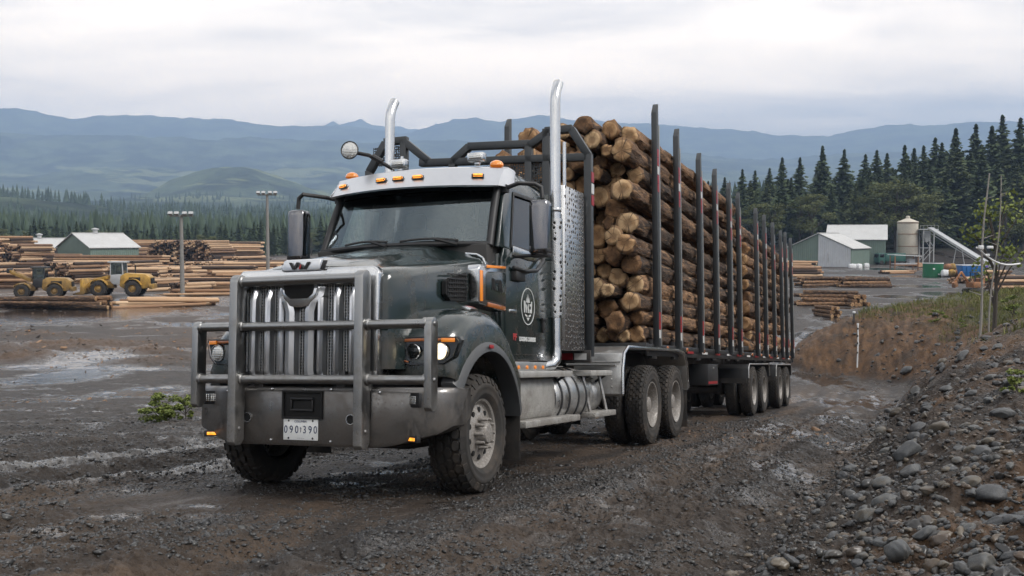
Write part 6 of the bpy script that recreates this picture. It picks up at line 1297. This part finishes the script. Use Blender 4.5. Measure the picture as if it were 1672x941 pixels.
# ============================================================ STONES
def ico(l):
    bm=bmesh.new(); bmesh.ops.create_icosphere(bm,subdivisions=l,radius=1); V=np.array([v.co[:] for v in bm.verts]); Fq=np.array([[v.index for v in f.verts] for f in bm.faces]); bm.free(); return V,Fq
def stone_me(seed,l=4):
    V,Fq=ico(l); g=np.random.default_rng(seed); d=V/np.linalg.norm(V,axis=1)[:,None]
    for k in range(7):                                    # worn facets
        n=g.standard_normal(3); n/=np.linalg.norm(n); lim=g.uniform(.62,.92); q=V@n; V=V-np.clip(q-lim,0,None)[:,None]*n*.85
    p=g.random(6)*6; V=V*(1+.05*np.sin(d@g.standard_normal(3)*3+p[0])+.03*np.sin(d@g.standard_normal(3)*7+p[1])+.012*np.sin(d@g.standard_normal(3)*19+p[2]))[:,None]
    V*=np.array([1.,g.uniform(.62,.9),g.uniform(.42,.62)]); me=npmesh('stone',V,Fq,[A['rock']]); return me
STM=[stone_me(s) for s in range(9)]
def nrm(x,y,e=.25):
    X=np.array([x,x+e,x-e,x,x]); Y=np.array([y,y,y,y+e,y-e]); z=ground(X,Y)[0]; n=Vector(((z[2]-z[1])/(2*e),(z[4]-z[3])/(2*e),1)); return float(z[0]),n.normalized()
def stone(x,y,s,label,group,i,sink=.35,cat='stone'):
    z,n=nrm(x,y); o=obj('stone',STM[i%9]); q=n.to_track_quat('Z','Y').to_matrix().to_4x4()
    o.matrix_world=Matrix.Translation((x,y,z+s*(.5-sink)*.8))@q@Matrix.Rotation(random.uniform(0,6.3),4,'Z')@Matrix.Rotation(random.uniform(-.3,.3),4,'X')@Matrix.Diagonal((s,s,s,1)); tag(o,label,cat,group); return o
BIG=[(1650,852,66,'biggest smooth grey boulder low on the gravel bank'),(1469,919,58,'broad flat boulder at the bottom of the gravel bank'),(1605,927,58,'pale rounded boulder below the biggest grey one'),(1442,887,34,'small upright grey boulder above the broad flat one'),(1511,884,44,'dark rounded boulder between the flat one and biggest one'),(1416,850,42,'grey boulder at the road edge of the gravel bank'),(1618,823,52,'long slab-like boulder just above the biggest one'),(1602,740,32,'flat grey stone lying alone midway up the bank'),(1639,685,36,'greenish mossy stone near the top of the bank'),(1517,807,36,'tilted grey stone halfway along the bank foot'),(1447,820,42,'rounded stone resting against the bank foot'),(1485,748,48,'orange-brown block of rock on the bank'),(1490,775,44,'grey block below the orange-brown rock'),(1533,706,46,'dark angular rock below the grassy slope'),(1482,613,22,'lone dark boulder stuck in the brown earth face'),(1442,794,38,'grey stone second from the road edge'),(1586,791,32,'small grey stone behind the slab-like boulder'),(1540,606,16,'pale flat stone at the top corner of the gravel')]
for i,(u,v,wpx,lb) in enumerate(BIG):
    p=hit(u,v); s=wpx/2/F*math.hypot(p[0],p[1]); stone(p[0],p[1]+s*.3,s,lb,'boulders on the gravel bank',i,.30)
g9=np.random.default_rng(12); n=0
while n<262:
    u=g9.uniform(1255,1672); v=g9.uniform(560,941); p=hit(u,v,60); d=float(bank_d(np.array([p[0]]),np.array([p[1]]))[0])
    if d<-.15 or p[1]>32 : continue
    r=math.hypot(p[0],p[1]); s=g9.uniform(3.5,10)/F*r*(1.7 if g9.random()<.25 else 1)
    stone(p[0],p[1],min(s,.22),'rounded wet grey stone half sunk among the pebbles of the gravel bank','stones on the gravel bank',int(g9.integers(9)),g9.uniform(.35,.62)); n+=1
def pebbles():
    V1,F1=ico(1); V2,F2=ico(3); g=np.random.default_rng(9); VV=[];FF=[];TT_=[]; o=0
    def put(x,y,s,hi,tone,lift=0.,flat=1.):
        nonlocal o
        z=ground(x,y)[0]
        for V,Fq,sel in ((V2,F2,np.where(hi)[0]),(V1,F1,np.where(~hi)[0])):
            if not len(sel): continue
            n=len(sel); W=V[None]*(1+(.10 if len(V)>20 else .17)*g.standard_normal((n,len(V))))[:,:,None]
            nn=g.standard_normal((n,3)); nn/=np.linalg.norm(nn,axis=1)[:,None]
            for _ in range(3):                             # broken faces
                nn=g.standard_normal((n,3)); nn/=np.linalg.norm(nn,axis=1)[:,None]; q=np.einsum('nij,nj->ni',W,nn); W=W-np.clip(q-g.uniform(.35,.8,(n,1)),0,None)[:,:,None]*nn[:,None,:]
            W=W*np.stack([np.ones(n),g.uniform(.6,.95,n),g.uniform(.4,.8,n)*flat],1)[:,None,:]
            a,b_=g.uniform(0,6.28,n),g.normal(0,.45,n); ca,sa,cb,sb=np.cos(a),np.sin(a),np.cos(b_),np.sin(b_)
            X,Y,Z=W[:,:,0],W[:,:,1],W[:,:,2]; Y,Z=Y*cb[:,None]-Z*sb[:,None],Y*sb[:,None]+Z*cb[:,None]; X,Y=X*ca[:,None]-Y*sa[:,None],X*sa[:,None]+Y*ca[:,None]
            P=np.stack([X,Y,Z],2)*s[sel][:,None,None]+np.stack([x[sel],y[sel],z[sel]+s[sel]*(g.uniform(-.3,.25,n)+lift)],1)[:,None,:]
            VV.append(P.reshape(-1,3)); FF.append((Fq[None]+(o+np.arange(n)*len(V))[:,None,None]).reshape(-1,3)); TT_.append(np.repeat(tone[sel],len(V))); o+=n*len(V)
    n=60000; a=np.radians(g.uniform(2,34,n)); r=1.6*np.exp(g.random(n)*2.9); x=r*np.sin(a); y=r*np.cos(a); d=bank_d(x,y); keep=(d>-.5*g.random(n))&(y<30)
    x,y,r=x[keep],y[keep],r[keep]; s=np.clip(g.lognormal(-4.35,.62,len(x)),.006,.06)*np.clip(.55+r*.05,.6,1.5); put(x,y,s,(s/r>.0075),g.random(len(x)))
    # broken clods and grit trodden into the road, thickest off the wheel tracks
    n=190000; a=np.radians(g.uniform(-31,29,n)); r=4.3*np.exp(g.random(n)**.85*1.75); x=r*np.sin(a); y=r*np.cos(a); d=bank_d(x,y); _,_,tx,ty,rut=ground(x,y,False)
    cl=fbm(x*.7+2,y*.7,4)+.22*(ty<-1.6)+.12*(ty>1.9)-rut*5
    keep=(d<.1)&(cl+g.normal(0,.25,n)>-.10); x,y,r=x[keep],y[keep],r[keep]; s=np.clip(g.lognormal(-4.35,.50,len(x)),.006,.045)*np.clip(.75+r*.03,.8,1.5); put(x,y,s,np.zeros(len(x),bool),g.random(len(x))*.62,-.12,.75)
    # stones and clods caught in the far earth face
    n=9000; x=g.uniform(11,40,n); y=g.uniform(26,56,n); d=bank_d(x,y); keep=(d>-.3)&(d<4.5)&(fbm(x*.6+5,y*.6,3)+g.normal(0,.25,n)>-.05); x,y=x[keep],y[keep]; put(x,y,np.clip(g.lognormal(-2.8,.6,len(x)),.02,.22),np.zeros(len(x),bool),np.clip(g.normal(.55,.2,len(x)),0,.85),-.05)
    me=npmesh('pebbles',np.concatenate(VV),np.concatenate(FF),[A['pebbles']]); at=me.attributes.new('tone','FLOAT','POINT'); at.data.foreach_set('value',np.concatenate(TT_).astype(np.float32))
    tag(obj('pebbles',me),'loose wet pebbles and gravel over the bank and the road edge','gravel',kind='stuff')
pebbles()
def litter():
    g=np.random.default_rng(15); n=60000; a=np.radians(g.uniform(-30,24,n)); r=16*np.exp(g.random(n)*2.0); x=r*np.sin(a); y=r*np.cos(a); hp=blobs(x,y,HEAPS); d=bank_d(x,y)
    keep=(hp+.9*fbm(x*.12+4,y*.12,4)+.25*sstep(40,80,r)+g.normal(0,.22,n)>.42)&(d<-.5); x,y,r=x[keep],y[keep],r[keep]; n=len(x); z=ground(x,y)[0]
    L=np.clip(g.lognormal(-2.6,.6,n),.03,.5)*np.clip(r/45,.45,1.3); w_=L*g.uniform(.15,.5,n); h=w_*g.uniform(.2,.7,n); an=g.uniform(0,6.28,n); ti=g.normal(0,.3,n)
    c=np.array([[-.5,-.5,0],[.5,-.4,0],[.55,.4,0],[-.5,.5,0],[-.4,-.3,1],[.45,-.35,1],[.4,.3,1],[-.45,.35,1]]); P=c[None]*np.stack([L,w_,h],1)[:,None,:]; P[:,:,2]+=P[:,:,0]*np.sin(ti)[:,None]
    X=P[:,:,0]*np.cos(an)[:,None]-P[:,:,1]*np.sin(an)[:,None]+x[:,None]; Y=P[:,:,0]*np.sin(an)[:,None]+P[:,:,1]*np.cos(an)[:,None]+y[:,None]; Z=P[:,:,2]+z[:,None]-.003
    F_=np.array([[4,5,6,7],[0,1,5,4],[1,2,6,5],[2,3,7,6],[3,0,4,7]]); me=npmesh('bark_litter',np.stack([X,Y,Z],2).reshape(-1,3),(F_[None]+np.arange(n)[:,None,None]*8).reshape(-1,4),[A['stack_dark']],smooth=False)
    at=me.attributes.new('tone','FLOAT','POINT'); at.data.foreach_set('value',np.repeat(g.random(n),8).astype(np.float32)); tag(obj('bark_litter',me),'bark chips and wood litter trodden into the muddy yard','litter',kind='stuff')
litter()
# ============================================================ GRASS
def blades(name,x,y,hh,mat,label,kind='stuff',cat='grass',group=None,seed=1,wid=.012):
    g=np.random.default_rng(seed); z=ground(x,y)[0]; n=len(x); a=g.uniform(0,6.28,n); ln=g.uniform(.15,.75,n)*hh; b_=g.uniform(0,6.28,n); w_=wid*g.uniform(.6,1.4,n)*np.clip(hh/.3,.6,2)
    P=np.stack([x,y,z-.02],1); S=np.stack([np.cos(a)*w_,np.sin(a)*w_,np.zeros(n)],1); Lz=np.stack([np.cos(b_)*ln,np.sin(b_)*ln,np.zeros(n)],1); U=np.stack([np.zeros(n),np.zeros(n),hh],1)
    V=np.stack([P-S,P+S,P+Lz*.3+U*.55+S*.8,P+Lz*.3+U*.55-S*.8,P+Lz+U*.95+S*.15,P+Lz+U*.95-S*.15],1).reshape(-1,3); i=np.arange(n)[:,None]*6
    Q=np.concatenate([i+np.array([0,1,2,3]),i+np.array([3,2,4,5])]); t=g.random(n)
    me=npmesh(name,V,Q,[A[mat]],smooth=False); at=me.attributes.new('tone','FLOAT','POINT'); at.data.foreach_set('value',np.repeat(t,6).astype(np.float32)); o=obj(name,me); tag(o,label,cat if kind!='stuff' else None,group,kind if kind=='stuff' else None); return o
n=300000; x=g9.uniform(12,45,n); y=g9.uniform(22,66,n); d=bank_d(x,y); m_=fbm(x*.35+9,y*.35,3)+sstep(1.5,4.5,d)*.75-.36+.22*g9.standard_normal(n); k=(d>1.9+.5*fbm(x*.8,y*.8,2))&(m_>.16); x,y,d=x[k],y[k],d[k]
blades('bank_grass',x,y,g9.uniform(.04,.26,len(x))*(.6+.9*np.clip(fbm(x*1.1,y*1.1,3)+.4,0,1))*np.clip(.5+d*.15,.6,1.1),'grass_blades','rough grass and weeds growing along the top of the bank',wid=.015)
def weed(u,v,h,wd,lib,label):
    q=pl(u,v); T=thing('weed_plant',label,'weed','weeds by the bumper',(q[0],q[1],gz1(q[0],q[1])-.24*h),0); T.scale=(h*wd,h*wd,h); obj('foliage',lib[0],T); obj('stem',lib[1],T)
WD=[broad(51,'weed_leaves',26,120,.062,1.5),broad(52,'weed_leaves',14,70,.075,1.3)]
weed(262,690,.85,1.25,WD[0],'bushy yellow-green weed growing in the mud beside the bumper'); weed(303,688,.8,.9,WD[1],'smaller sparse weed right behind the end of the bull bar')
def shrub(u,v,h,label,seed,Yo=0):
    p=hit(u,v); m_=broad(seed,'weed_leaves',10,60,.08,1.3); T=thing('bank_shrub',label,'shrub','shrubs on the bank',(p[0],p[1]+Yo,p[2]-.15)); T.scale=(h,h,h*.8); obj('foliage',m_[0],T); obj('stem',m_[1],T)
shrub(1530,530,1.1,'low green shrub on the grassy ridge above brown earth',41); shrub(1655,520,1.5,'leafy shrub at the edge of the grassy slope',42); shrub(1570,535,.8,'small shrub before the bare grey trunks',43); shrub(1660,640,.6,'yellowing weed on the gravel slope',44)
